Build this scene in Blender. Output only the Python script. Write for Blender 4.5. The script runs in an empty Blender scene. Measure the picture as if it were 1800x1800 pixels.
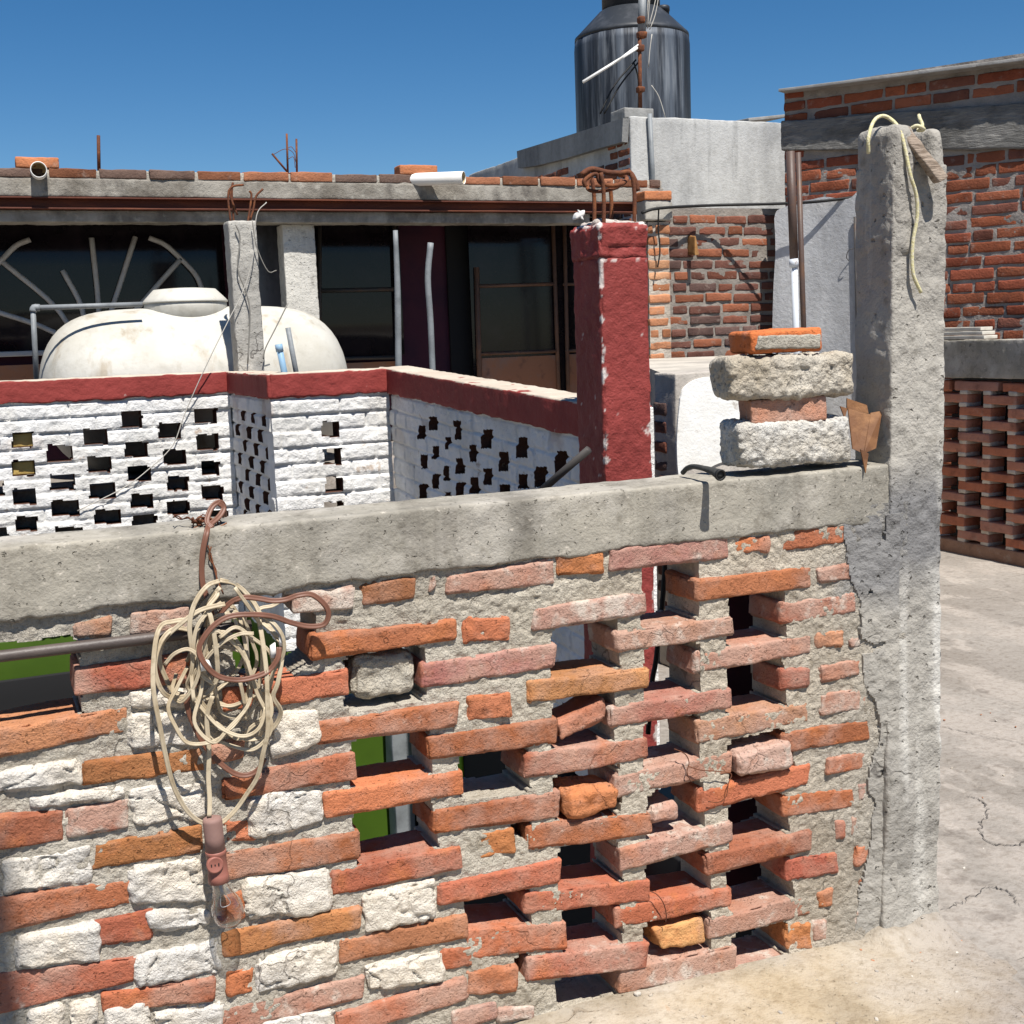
import bpy, math, random
import numpy as np
from mathutils import Matrix, Vector
random.seed(5)
# ---------------------------------------------------------------- camera model
F = 2150.0; CAMH = 1.483
PITCH = math.radians(8.2); ROLL = math.radians(-2.1); YAW = math.radians(23.3)
def _rot():
    a = math.pi/2-PITCH
    Rx = np.array([[1,0,0],[0,math.cos(a),-math.sin(a)],[0,math.sin(a),math.cos(a)]])
    Rz = lambda t: np.array([[math.cos(t),-math.sin(t),0],[math.sin(t),math.cos(t),0],[0,0,1]])
    return Rz(-YAW)@Rx@Rz(ROLL)
RM = _rot(); CP = np.array([0,0,CAMH])
FW = np.array([math.sin(YAW), math.cos(YAW), 0.0])
def ray(px,py): return RM@np.array([(px-900)/F, -(py-900)/F, -1.0])
# surveying: the point where the line of sight of a photograph pixel meets a plane of the place
def onY(px,py,y): r=ray(px,py); return CP+r*(y/r[1])
def onX(px,py,x): r=ray(px,py); return CP+r*(x/r[0])
def onZ(px,py,z): r=ray(px,py); return CP+r*((z-CAMH)/r[2])
def onD(px,py,d): r=ray(px,py); return CP+r*(d/(r@FW))
def onP(px,py,p,n):
    r=ray(px,py); return CP+r*(((np.array(p)-CP)@np.array(n))/(r@np.array(n)))

# ---------------------------------------------------------------- noise
def _hash(ix,iy,iz,s):
    with np.errstate(over='ignore'):
        h = (ix.astype(np.uint32)*np.uint32(374761393) + iy.astype(np.uint32)*np.uint32(668265263)
             + iz.astype(np.uint32)*np.uint32(2147483647) + np.uint32(s*974711+17))
        h = (h ^ (h>>np.uint32(13)))*np.uint32(1274126177)
        h = (h ^ (h>>np.uint32(16)))*np.uint32(2246822519)
        h = h ^ (h>>np.uint32(15))
    return h.astype(np.float64)/4294967295.0*2-1
def vnoise(p, s=0):
    i = np.floor(p).astype(np.int64); f = p-i; u = f*f*(3-2*f)
    out = 0
    for dx in (0,1):
        wx = u[:,0] if dx else 1-u[:,0]
        for dy in (0,1):
            wy = u[:,1] if dy else 1-u[:,1]
            for dz in (0,1):
                wz = u[:,2] if dz else 1-u[:,2]
                out = out + wx*wy*wz*_hash(i[:,0]+dx, i[:,1]+dy, i[:,2]+dz, s)
    return out
def fbm(p, freq, oct=3, s=0):
    p = np.asarray(p,float); a=1.0; t=0; n=0
    for k in range(oct):
        t = t + a*vnoise(p*freq+31.7*k, s+k); n += a; a *= .5; freq *= 2.03
    return t/n

# ---------------------------------------------------------------- mesh helpers
COL = bpy.context.scene.collection
WL = {}                                                        # world location of each parent
class MB:
    def __init__(s): s.V=[]; s.F=[]; s.T=[]; s.n=0
    def add(s, V, Fc, tint=None):
        V=np.asarray(V,float); s.V.append(V)
        for f in Fc:
            f=np.asarray(f,int)
            if f.size: s.F.append(f+s.n)
        if tint is None: tint=(1,1,1,1)
        t=np.asarray(tint,float)
        if t.ndim==1: t=np.tile(t,(len(V),1))
        s.T.append(t); s.n+=len(V); return s
def build(name, mb, mat, parent=None, smooth=True, base=None):
    V=np.concatenate(mb.V); T=np.concatenate(mb.T)
    faces=[f for f in mb.F]
    loops=np.concatenate([f.ravel() for f in faces]); tot=np.concatenate([np.full(len(f),f.shape[1]) for f in faces])
    start=np.concatenate([[0],np.cumsum(tot)[:-1]])
    if parent is not None: org=WL[parent]
    elif base is not None: org=np.array(base,float)
    else:
        org=np.array([(V[:,0].min()+V[:,0].max())/2,(V[:,1].min()+V[:,1].max())/2,V[:,2].min()])
    me=bpy.data.meshes.new(name)
    me.vertices.add(len(V)); me.vertices.foreach_set('co',(V-org).astype(np.float32).ravel())
    me.loops.add(len(loops)); me.loops.foreach_set('vertex_index',loops.astype(np.int32))
    me.polygons.add(len(tot)); me.polygons.foreach_set('loop_start',start.astype(np.int32)); me.polygons.foreach_set('loop_total',tot.astype(np.int32))
    me.polygons.foreach_set('use_smooth',np.full(len(tot),smooth))
    a=me.attributes.new('tint','FLOAT_COLOR','POINT'); a.data.foreach_set('color',T.astype(np.float32).ravel())
    me.update(calc_edges=True); me.validate()
    me.materials.append(mat)
    o=bpy.data.objects.new(name,me); COL.objects.link(o)
    if parent is not None: o.parent=parent; WL[o]=org
    else: o.location=org; WL[o]=org
    return o
def tag(o,label,cat,group=None):
    o['label']=label; o['category']=cat
    if group: o['group']=group
    return o
def thing(name,label,cat,loc,group=None):
    o=bpy.data.objects.new(name,None); o.empty_display_size=.1; COL.objects.link(o); o.location=loc; WL[o]=np.array(loc,float)
    return tag(o,label,cat,group)
def structure(o): o['kind']='structure'; return o

def _axis(L,n,r):
    a=np.linspace(r,L-r,max(2,n+1)) if L>2*r else np.array([L/2])
    return np.concatenate([[0,r*.45],a,[L-r*.45,L]])/L
def rblock(c, step=.012, r=.007, amp=.002, freq=18, amp2=.001, freq2=70, seed=0, maxn=60, nmin=1, oct=3, chip=0):
    """rough rounded block from 8 corners c[i][j][k]: i left/right, j front/back, k bottom/top"""
    c=np.asarray(c,float)
    ex=(c[1]-c[0]).reshape(-1,3).mean(0); ey=(c[:,1]-c[:,0]).reshape(-1,3).mean(0); ez=(c[:,:,1]-c[:,:,0]).reshape(-1,3).mean(0)
    dim=np.array([np.linalg.norm(ex),np.linalg.norm(ey),np.linalg.norm(ez)]); r=min(r,dim.min()*.45)
    ax=[_axis(dim[i], min(maxn,max(nmin,int(dim[i]/step))), r) for i in range(3)]
    n=[len(a) for a in ax]
    I,J,K=np.meshgrid(range(n[0]),range(n[1]),range(n[2]),indexing='ij')
    surf=(I==0)|(I==n[0]-1)|(J==0)|(J==n[1]-1)|(K==0)|(K==n[2]-1)
    idx=-np.ones(surf.shape,int); idx[surf]=np.arange(surf.sum())
    P=np.stack([ax[0][I[surf]],ax[1][J[surf]],ax[2][K[surf]]],1)*dim
    cl=np.clip(P,r,dim-r); v=P-cl; nn=np.linalg.norm(v,axis=1,keepdims=True); nv=v/np.maximum(nn,1e-9); Q=(cl+r*nv)/dim
    s,t,w=Q[:,0:1],Q[:,1:2],Q[:,2:3]
    pos=0
    for i in (0,1):
        for j in (0,1):
            for k in (0,1):
                pos=pos+(s if i else 1-s)*(t if j else 1-t)*(w if k else 1-w)*c[i,j,k]
    N=nv[:,0:1]*ex/dim[0]+nv[:,1:2]*ey/dim[1]+nv[:,2:3]*ez/dim[2]
    sd=np.array([seed*1.37,seed*.73,seed*2.11])
    if amp: pos=pos+N*(amp*fbm(pos+sd,freq,oct,seed%50))[:,None]
    if chip:
        edge=np.clip(((np.abs(nv)>.3).sum(1)-1),0,2); pos=pos-N*(chip*edge*np.clip(fbm(pos+sd+9,27,3,seed%50+3)*1.8+.15,0,1))[:,None]
    if amp2: pos=pos+N*(amp2*fbm(pos+sd,freq2,2,seed%50+7))[:,None]
    def sheet(A,flip):
        q=np.stack([A[:-1,:-1],A[1:,:-1],A[1:,1:],A[:-1,1:]],-1).reshape(-1,4)
        return q[:,::-1] if flip else q
    Fc=[sheet(idx[:,:,0],True),sheet(idx[:,:,-1],False),sheet(idx[:,0,:],False),sheet(idx[:,-1,:],True),sheet(idx[0,:,:],True),sheet(idx[-1,:,:],False)]
    return pos,Fc
def boxc(x0,x1,y0,y1,z0,z1):
    return np.array([[[[x,y,z] for z in (z0,z1)] for y in (y0,y1)] for x in (x0,x1)],float)
def frontc(quad, depthvec):
    """quad = (BL,TL,BR,TR) front points -> corners with depthvec pushed back"""
    BL,TL,BR,TR=[np.asarray(q,float) for q in quad]; d=np.asarray(depthvec,float)
    return np.array([[[BL,TL],[BL+d,TL+d]],[[BR,TR],[BR+d,TR+d]]])
def orientc(o,ex,ey,ez):
    """corners from an origin (left,front,bottom) and three edge vectors"""
    o,ex,ey,ez=[np.asarray(q,float) for q in (o,ex,ey,ez)]
    return np.array([[[o+i*ex+j*ey+k*ez for k in (0,1)] for j in (0,1)] for i in (0,1)])
def catmull(P,sub):
    P=np.asarray(P,float); 
    if len(P)<3 or sub<2: return P
    E=np.concatenate([[2*P[0]-P[1]],P,[2*P[-1]-P[-2]]]); out=[]
    for i in range(len(P)-1):
        a,b,c,d=E[i:i+4]
        for k in range(sub):
            t=k/sub; out.append(.5*((2*b)+(-a+c)*t+(2*a-5*b+4*c-d)*t*t+(-a+3*b-3*c+d)*t**3))
    out.append(P[-1]); return np.array(out)
def tube(P,r,n=8,sub=1,prof=None,up=(0,1,0)):
    """tube along P; r scalar or per point; prof = list of (a,b) section points instead of a circle"""
    P=catmull(P,sub); m=len(P); r=np.broadcast_to(np.asarray(r,float),(m,)) if np.ndim(r)==0 or len(np.atleast_1d(r))==m else np.interp(np.linspace(0,1,m),np.linspace(0,1,len(r)),r)
    T=np.gradient(P,axis=0); T/=np.maximum(np.linalg.norm(T,axis=1,keepdims=True),1e-9)
    u=np.asarray(up,float)
    if prof is None: prof=[(math.cos(2*math.pi*k/n),math.sin(2*math.pi*k/n)) for k in range(n)]
    prof=np.array(prof); n=len(prof)
    V=[]
    B=None
    for i in range(m):
        if B is None:
            B=u-T[i]*(u@T[i]); 
            if np.linalg.norm(B)<1e-3: B=np.array([1,0,0])-T[i]*T[i][0]
        else:
            B=B-T[i]*(B@T[i])
            if prof is not None and len(prof)>8: B=B*.7+ .3*(u-T[i]*(u@T[i]))
        B=B/np.linalg.norm(B); A=np.cross(B,T[i])
        V.append(P[i]+r[i]*(prof[:,0:1]*A+prof[:,1:2]*B))
    V=np.concatenate(V); i=np.arange(m-1)[:,None]*n; k=np.arange(n)[None,:]; k2=(k+1)%n
    q=np.stack([i+k,i+k2,i+n+k2,i+n+k],-1).reshape(-1,4)
    caps=[np.arange(n)[None,::-1],(np.arange(n)+(m-1)*n)[None,:]]
    return V,[q]+caps
def lathe(prof,c,axis=(0,0,1),n=24,cap=True):
    """profile [(r,h)] turned about axis through c"""
    ax=np.asarray(axis,float); ax/=np.linalg.norm(ax); t=np.array([1,0,0]) if abs(ax[0])<.9 else np.array([0,1,0])
    A=np.cross(ax,t); A/=np.linalg.norm(A); B=np.cross(ax,A); th=np.arange(n)*2*math.pi/n
    ring=np.cos(th)[:,None]*A+np.sin(th)[:,None]*B
    V=np.concatenate([np.asarray(c,float)+r*ring+h*ax for r,h in prof]); m=len(prof)
    i=np.arange(m-1)[:,None]*n; k=np.arange(n)[None,:]; k2=(k+1)%n
    Fc=[np.stack([i+k,i+k2,i+n+k2,i+n+k],-1).reshape(-1,4)]
    if cap: Fc+=[np.arange(n)[None,::-1],(np.arange(n)+(m-1)*n)[None,:]]
    return V,Fc
def prism(poly,d):
    """polygon points (N,3) extruded by vector d"""
    P=np.asarray(poly,float); n=len(P); V=np.concatenate([P,P+np.asarray(d,float)])
    k=np.arange(n); k2=(k+1)%n
    return V,[np.stack([k,k2,k2+n,k+n],-1),k[None,::-1],(k+n)[None,:]]
def inpoly(x,y,poly):
    ins=np.zeros(x.shape,bool); n=len(poly); j=n-1
    for i in range(n):
        xi,yi=poly[i]; xj,yj=poly[j]
        c=((yi>y)!=(yj>y))&(x<(xj-xi)*(y-yi)/(yj-yi+1e-12)+xi); ins^=c; j=i
    return ins
def gridslab(O,U,V,N,su,sv,res,hole,disp,thick,tint=None,back=True,inner=None):
    """slab with real holes: front sheet with relief disp(u,v) along N, back sheet, walls round every hole"""
    O,U,V,N=[np.asarray(a,float) for a in (O,U,V,N)]
    nu=max(1,int(su/res)); nv=max(1,int(sv/res)); u=np.linspace(0,su,nu+1); v=np.linspace(0,sv,nv+1)
    uu,vv=np.meshgrid(u,v,indexing='ij'); cu=(uu[:-1,:-1]+uu[1:,1:])/2; cv=(vv[:-1,:-1]+vv[1:,1:])/2
    solid=~hole(cu,cv) if hole is not None else np.ones(cu.shape,bool)
    fu,fv=uu.ravel(),vv.ravel(); P=O+fu[:,None]*U+fv[:,None]*V
    fr=P+N*disp(fu,fv,P)[:,None]; bk=P-N*thick
    W=nv+1; idx=(np.arange(nu+1)[:,None]*W+np.arange(nv+1)[None,:]); M=(nu+1)*(nv+1)
    a,b,c,d=idx[:-1,:-1],idx[1:,:-1],idx[1:,1:],idx[:-1,1:]
    rh = np.dot(np.cross(U,V),N)>0
    f=np.stack([a,b,c,d],-1)[solid]; Fc=[f if rh else f[:,::-1], (f[:,::-1] if rh else f)+M]
    if not back: Fc=Fc[:1]
    S=np.zeros((nu+2,nv+2),bool); S[1:-1,1:-1]=solid
    def side(mask,p,q):
        e=np.stack([p+2*M,q+2*M,q+M*3,p+M*3],-1)[mask]; return e[:,::-1] if rh else e
    s=S[1:-1,1:-1]
    Fc+=[side(s&~S[1:-1,:-2],a,b),side(s&~S[2:,1:-1],b,c),side(s&~S[1:-1,2:],c,d),side(s&~S[:-2,1:-1],d,a)]
    allV=np.concatenate([fr,bk,fr,bk]); used=np.zeros(4*M,bool)
    for q in Fc: used[q.ravel()]=True
    mp=np.cumsum(used)-1; Fc=[mp[q] for q in Fc if len(q)]
    if tint is not None:
        t=tint(fu,fv,P); bd=((fu<=0)|(fu>=su)|(fv<=0)|(fv>=sv))[:,None]; ti=t if inner is None else np.where(bd,t,np.tile(np.array(inner,float),(len(t),1))); t=np.concatenate([t,ti,ti,ti])[used]
    else: t=None
    return allV[used],Fc,t

# ---------------------------------------------------------------- materials
def mat(name,col=(.5,.5,.5),rough=.85,layers=(),bumps=(),attr=False,spec=.3,metal=0.0,trans=0.0,ior=1.45,pits=None,stretch=None,cracks=None):
    m=bpy.data.materials.new(name); m.use_nodes=True; nt=m.node_tree; N=nt.nodes; L=nt.links
    b=N['Principled BSDF']; b.inputs['Roughness'].default_value=rough; b.inputs['Metallic'].default_value=metal
    b.inputs['Specular IOR Level'].default_value=spec; b.inputs['IOR'].default_value=ior; b.inputs['Transmission Weight'].default_value=trans
    geo=N.new('ShaderNodeNewGeometry'); P=geo.outputs['Position']
    def scaled(st):
        if not st: return P
        mp=N.new('ShaderNodeMapping'); mp.inputs['Scale'].default_value=st; L.new(P,mp.inputs['Vector']); return mp.outputs[0]
    if attr:
        at=N.new('ShaderNodeAttribute'); at.attribute_name='tint'; cur=at.outputs['Color']; alpha=at.outputs['Alpha']
    else:
        rgb=N.new('ShaderNodeRGB'); rgb.outputs[0].default_value=(*col,1); cur=rgb.outputs[0]; alpha=None
    for l in layers:
        # (color or multiplier, scale, lo, hi, amount, mode, stretch, useAlpha)
        c,sc,lo,hi,am=l[:5]; mode=l[5] if len(l)>5 else 'MIX'; st=l[6] if len(l)>6 else None; ua=l[7] if len(l)>7 else False
        no=N.new('ShaderNodeTexNoise'); no.inputs['Scale'].default_value=sc; no.inputs['Detail'].default_value=6; no.inputs['Roughness'].default_value=.62
        L.new(scaled(st),no.inputs['Vector'])
        mr=N.new('ShaderNodeMapRange'); mr.inputs['From Min'].default_value=lo; mr.inputs['From Max'].default_value=hi; mr.inputs['To Max'].default_value=am
        if ua and alpha:
            ad=N.new('ShaderNodeMath'); ad.operation='ADD'; L.new(no.outputs[0],ad.inputs[0]); L.new(alpha,ad.inputs[1]); L.new(ad.outputs[0],mr.inputs['Value'])
        else: L.new(no.outputs[0],mr.inputs['Value'])
        mx=N.new('ShaderNodeMix'); mx.data_type='RGBA'; mx.blend_type=mode; L.new(mr.outputs[0],mx.inputs[0]); L.new(cur,mx.inputs[6]); mx.inputs[7].default_value=(*c,1); cur=mx.outputs[2]
    hgt=None; nrm=None
    for bp in bumps:
        sc,dist=bp[:2]; st=bp[2] if len(bp)>2 else None
        no=N.new('ShaderNodeTexNoise'); no.inputs['Scale'].default_value=sc; no.inputs['Detail'].default_value=5; no.inputs['Roughness'].default_value=.6
        L.new(scaled(st),no.inputs['Vector'])
        bu=N.new('ShaderNodeBump'); bu.inputs['Distance'].default_value=dist; bu.inputs['Strength'].default_value=1.0; L.new(no.outputs[0],bu.inputs['Height'])
        if nrm: L.new(nrm,bu.inputs['Normal'])
        nrm=bu.outputs[0]
    if pits:
        sc,th,dist,pc=pits
        vo=N.new('ShaderNodeTexVoronoi'); vo.inputs['Scale'].default_value=sc; vo.inputs['Randomness'].default_value=1.0
        # warp so that the pits are not round
        no=N.new('ShaderNodeTexNoise'); no.inputs['Scale'].default_value=sc*1.7; no.inputs['Detail'].default_value=3
        mxv=N.new('ShaderNodeMix'); mxv.data_type='VECTOR'; mxv.inputs[0].default_value=.02
        L.new(P,no.inputs['Vector']); L.new(P,mxv.inputs[4]); L.new(no.outputs['Color'],mxv.inputs[5]); L.new(mxv.outputs[1],vo.inputs['Vector'])
        # only some cells carry a pit
        sp=N.new('ShaderNodeSeparateColor'); L.new(vo.outputs['Color'],sp.inputs[0])
        th2=N.new('ShaderNodeMath'); th2.operation='MULTIPLY'; th2.inputs[1].default_value=th; L.new(sp.outputs[0],th2.inputs[0])
        mr=N.new('ShaderNodeMapRange'); mr.inputs['From Min'].default_value=0; L.new(th2.outputs[0],mr.inputs['From Max']); L.new(vo.outputs['Distance'],mr.inputs['Value'])
        bu=N.new('ShaderNodeBump'); bu.inputs['Distance'].default_value=dist; L.new(mr.outputs[0],bu.inputs['Height'])
        if nrm: L.new(nrm,bu.inputs['Normal'])
        nrm=bu.outputs[0]
        if pc:  # pits also coloured darker, painting in the shade of the hollows
            inv=N.new('ShaderNodeMapRange'); inv.inputs['To Min'].default_value=pc; inv.inputs['To Max'].default_value=0; L.new(mr.outputs[0],inv.inputs['Value'])
            mx=N.new('ShaderNodeMix'); mx.data_type='RGBA'; mx.blend_type='MULTIPLY'; L.new(inv.outputs[0],mx.inputs[0]); L.new(cur,mx.inputs[6]); mx.inputs[7].default_value=(.35,.33,.3,1); cur=mx.outputs[2]
    for (sc,wd,am,cc) in (cracks or ()):
        no=N.new('ShaderNodeTexNoise'); no.inputs['Scale'].default_value=sc; no.inputs['Detail'].default_value=4; no.inputs['Roughness'].default_value=.46; L.new(P,no.inputs['Vector'])
        m1=N.new('ShaderNodeMath'); m1.operation='SUBTRACT'; m1.inputs[1].default_value=.5; L.new(no.outputs[0],m1.inputs[0])
        m2=N.new('ShaderNodeMath'); m2.operation='ABSOLUTE'; L.new(m1.outputs[0],m2.inputs[0])
        r1=N.new('ShaderNodeMapRange'); r1.inputs['From Min'].default_value=wd*.3; r1.inputs['From Max'].default_value=wd; r1.inputs['To Min'].default_value=1; r1.inputs['To Max'].default_value=0; L.new(m2.outputs[0],r1.inputs['Value'])
        n2=N.new('ShaderNodeTexNoise'); n2.inputs['Scale'].default_value=sc*.7; n2.inputs['Detail'].default_value=2; mp=N.new('ShaderNodeMapping'); mp.inputs['Location'].default_value=(7.3,2.1,5.5); L.new(P,mp.inputs['Vector']); L.new(mp.outputs[0],n2.inputs['Vector'])
        r2=N.new('ShaderNodeMapRange'); r2.inputs['From Min'].default_value=.54; r2.inputs['From Max'].default_value=.60; r2.inputs['To Max'].default_value=am; L.new(n2.outputs[0],r2.inputs['Value'])
        mu=N.new('ShaderNodeMath'); mu.operation='MULTIPLY'; L.new(r1.outputs[0],mu.inputs[0]); L.new(r2.outputs[0],mu.inputs[1])
        mx=N.new('ShaderNodeMix'); mx.data_type='RGBA'; L.new(mu.outputs[0],mx.inputs[0]); L.new(cur,mx.inputs[6]); mx.inputs[7].default_value=(*cc,1); cur=mx.outputs[2]
        bu=N.new('ShaderNodeBump'); bu.invert=True; bu.inputs['Distance'].default_value=.004; L.new(mu.outputs[0],bu.inputs['Height'])
        if nrm: L.new(nrm,bu.inputs['Normal'])
        nrm=bu.outputs[0]
    L.new(cur,b.inputs['Base Color'])
    if nrm: L.new(nrm,b.inputs['Normal'])
    return m
M={}
M['brick']=mat('fired_clay',attr=True,rough=.93,spec=.12,layers=[((.66,.58,.56),5,.42,.62,.55,'MULTIPLY'),((.50,.17,.06),12,.54,.66,.45),((.44,.27,.20),7,.53,.68,.5),((.43,.285,.225),10,.74,1.02,.75,'MIX',None,True),((.55,.49,.42),26,1.0,1.16,.75,'MIX',None,True),((.16,.065,.04),48,.60,.74,.6),((.08,.05,.04),19,.66,.74,.5)],
    bumps=[(42,.0035),(150,.0035),(320,.002)],pits=(110,.32,.004,.5),cracks=[(6,.006,.3,(.09,.045,.03))])
M['far_brick']=mat('weathered_clay',attr=True,rough=.95,spec=.1,layers=[((.6,.55,.55),6,.4,.65,.6,'MULTIPLY'),((.33,.27,.23),16,.58,.72,.45),((.03,.02,.02),9,.56,.72,.5)],bumps=[(70,.006)])
M['mortar']=mat('lime_mortar',attr=True,rough=.95,spec=.1,layers=[((.72,.70,.67),7,.4,.65,.55,'MULTIPLY'),((.55,.50,.45),3.2,.52,.66,.45,'MULTIPLY'),((.52,.48,.43),42,.55,.70,.6,'MULTIPLY'),((.40,.37,.33),110,.60,.72,.5,'MULTIPLY')],bumps=[(40,.006),(110,.007),(260,.004)],pits=(150,.3,.002,.3),cracks=[(4,.005,.6,(.16,.14,.115))])
M['far_mortar']=mat('old_mortar',attr=True,rough=.95,spec=.1,layers=[((.5,.48,.46),6,.42,.66,.6,'MULTIPLY')],bumps=[(60,.008)])
M['rubble']=mat('pale_rubble_stone',(.66,.60,.51),rough=.96,spec=.08,layers=[((.57,.55,.52),4,.46,.60,.8),((.64,.53,.39),3,.54,.66,.6),((.80,.76,.70),16,.5,.66,.7,'MULTIPLY'),((.55,.50,.44),75,.60,.72,.6,'MULTIPLY')],bumps=[(34,.006),(95,.006),(240,.004)],cracks=[(6,.006,.5,(.2,.17,.14))])
M['gravel_block']=mat('porous_gravel_concrete',attr=True,rough=.95,spec=.1,layers=[((.7,.63,.52),8,.42,.62,.6,'MULTIPLY'),((.13,.12,.11),70,.57,.68,.75)],bumps=[(85,.012),(200,.004)])
M['cap']=mat('cast_concrete',(.33,.305,.255),rough=.9,spec=.2,layers=[((.60,.61,.63),1.7,.42,.6,.9,'MULTIPLY'),((.46,.43,.38),4.5,.52,.68,.65),((.55,.54,.53),3,.52,.64,.7,'MULTIPLY',(2.4,1,.22)),((.52,.49,.45),.9,.5,.62,.6),((.45,.43,.40),34,.55,.70,.6,'MULTIPLY'),((.62,.56,.48),70,.62,.72,.6)],bumps=[(8,.005),(40,.003),(150,.002)],pits=(72,.28,.004,.6),cracks=[(1.5,.0022,.75,(.10,.095,.085))])
M['column']=mat('weathered_column_concrete',attr=True,rough=.92,spec=.15,layers=[((.70,.70,.71),2.2,.42,.62,.7,'MULTIPLY'),((.58,.56,.51),9,.56,.7,.5,'MIX',(1.2,1.2,.13)),((.45,.44,.42),26,.55,.7,.6,'MULTIPLY')],bumps=[(9,.008),(34,.006),(120,.0035)],pits=(46,.30,.007,.6),cracks=[(3,.004,.7,(.12,.11,.10))])
M['plaster']=mat('grey_render',attr=True,rough=.92,spec=.15,layers=[((.62,.62,.63),2.4,.42,.62,.8,'MULTIPLY',(1,1,.3)),((.3,.3,.3),5,.55,.7,.5,'MULTIPLY',(1.4,1.4,.12)),((.75,.74,.72),20,.45,.65,.5,'MULTIPLY')],bumps=[(40,.004),(150,.002)])
M['white_paint']=mat('whitewash',attr=True,rough=.9,spec=.15,layers=[((.80,.79,.76),4,.43,.63,.8,'MULTIPLY'),((.36,.27,.2),11,.655,.71,.75),((.42,.42,.42),30,.63,.73,.7,'MULTIPLY')],bumps=[(40,.008),(130,.004)])
M['red_paint']=mat('oxide_red_paint',attr=True,rough=.65,spec=.3,layers=[((.7,.68,.68),4,.4,.65,.7,'MULTIPLY'),((.62,.42,.38),34,.71,.78,.7),((.11,.012,.012),12,.56,.72,.6)],bumps=[(30,.006),(110,.003)])
M['floor']=mat('worn_cement_floor',(.275,.250,.222),rough=.92,spec=.15,layers=[((.74,.72,.70),1.3,.40,.60,.85,'MULTIPLY',(1,.5,1)),((.33,.295,.26),2.6,.52,.60,.8,'MIX',(1,.4,1)),((.38,.34,.30),5,.56,.62,.6,'MIX',(1,.5,1)),((.42,.40,.39),7,.57,.68,.6,'MULTIPLY'),((.62,.58,.54),40,.48,.68,.6,'MULTIPLY')],bumps=[(12,.008),(80,.004)])
M['fresh_cement']=mat('cream_cement',attr=True,rough=.93,spec=.12,layers=[((.80,.72,.58),2.2,.46,.64,.8,'MULTIPLY'),((.62,.60,.57),3.5,.53,.68,.7,'MULTIPLY'),((.40,.20,.08),17,.66,.74,.7,'MIX',(1,.4,1)),((.66,.62,.56),45,.48,.68,.6,'MULTIPLY')],bumps=[(9,.012),(45,.006),(150,.003)],pits=(60,.25,.003,.3),cracks=[(2,.0025,.5,(.22,.17,.12))])
M['roof_concrete']=mat('stained_beam_concrete',(.30,.28,.245),rough=.92,spec=.15,layers=[((.45,.43,.41),3,.42,.62,.9,'MULTIPLY'),((.10,.09,.08),6,.50,.66,.8,'MIX',(1,1,.45)),((.42,.40,.35),18,.55,.7,.5)],bumps=[(40,.006),(120,.003)])
M['rust']=mat('rusty_iron',(.115,.042,.022),rough=.85,spec=.3,layers=[((.24,.085,.03),22,.48,.66,.8),((.035,.018,.014),10,.52,.7,.7)],bumps=[(120,.002)])
M['rust_beam']=mat('rusty_beam_steel',(.10,.032,.02),rough=.7,spec=.3,layers=[((.19,.06,.028),9,.5,.66,.7,'MIX',(.3,1,2))],bumps=[(80,.002)])
M['steel_grey']=mat('galvanised_pipe',(.20,.215,.225),rough=.55,spec=.4,layers=[((.5,.5,.5),9,.45,.65,.6,'MULTIPLY')],bumps=[(90,.001)])
M['blue_pvc']=mat('pale_blue_pipe',(.20,.33,.46),rough=.5,layers=[((.45,.45,.45),12,.5,.7,.5)])
M['dark_pipe']=mat('brown_conduit',(.062,.048,.043),rough=.5,spec=.5,layers=[((.16,.13,.11),14,.52,.7,.5,'MIX',(.3,1,1))],bumps=[(120,.0008)])
M['brown_pole']=mat('brown_painted_pole',(.085,.055,.045),rough=.5,spec=.4,layers=[((.14,.07,.035),8,.5,.66,.6)],bumps=[(90,.001)])
M['white_pole']=mat('chipped_white_pipe',(.55,.58,.62),rough=.5,layers=[((.2,.1,.05),24,.6,.68,.8)])
M['pvc']=mat('white_pvc',(.72,.71,.68),rough=.45,spec=.4,layers=[((.8,.75,.62),6,.5,.7,.4,'MULTIPLY')])
M['pvc_in']=mat('yellowed_pvc_lining',(.45,.36,.22),rough=.6)
M['tank_white']=mat('aged_white_polyethylene',(.47,.458,.415),rough=.6,spec=.35,layers=[((.86,.84,.8),2.4,.45,.62,.8,'MULTIPLY'),((.62,.50,.36),5,.57,.70,.6,'MULTIPLY',(1.8,1.8,.1)),((.74,.73,.70),9,.52,.68,.6,'MULTIPLY'),((.8,.78,.74),40,.6,.75,.5,'MULTIPLY')],bumps=[(30,.002)])
M['tank_black']=mat('chalky_black_polyethylene',(.014,.018,.026),rough=.55,spec=.4,layers=[((.10,.118,.145),9,.46,.62,.75,'MIX',(1,1,.05)),((.22,.24,.265),26,.50,.70,.55,'MIX',(1,1,.07)),((.012,.013,.016),3,.46,.58,.9,'MIX',(1,1,.03))])
M['tank_black_top']=mat('black_polyethylene',(.022,.026,.032),rough=.5,spec=.4,layers=[((.07,.075,.085),8,.5,.7,.6)])
M['glass_dark']=mat('dark_window_glass',(.008,.006,.008),rough=.10,spec=.32,layers=[((.022,.016,.020),4,.5,.7,.6)])
M['glass_grey']=mat('dusty_window_glass',(.085,.085,.095),rough=.3,spec=.4,layers=[((.03,.03,.035),5,.45,.6,.8,'MIX',(1,1,.5))])
M['frame_dark']=mat('dark_window_steel',(.055,.05,.047),rough=.6,layers=[((.12,.07,.045),10,.52,.68,.6)])
M['frame_rust']=mat('rusty_door_steel',(.15,.085,.06),rough=.7,layers=[((.24,.12,.07),7,.5,.66,.7),((.07,.045,.04),12,.55,.7,.6)],bumps=[(60,.002)])
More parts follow.
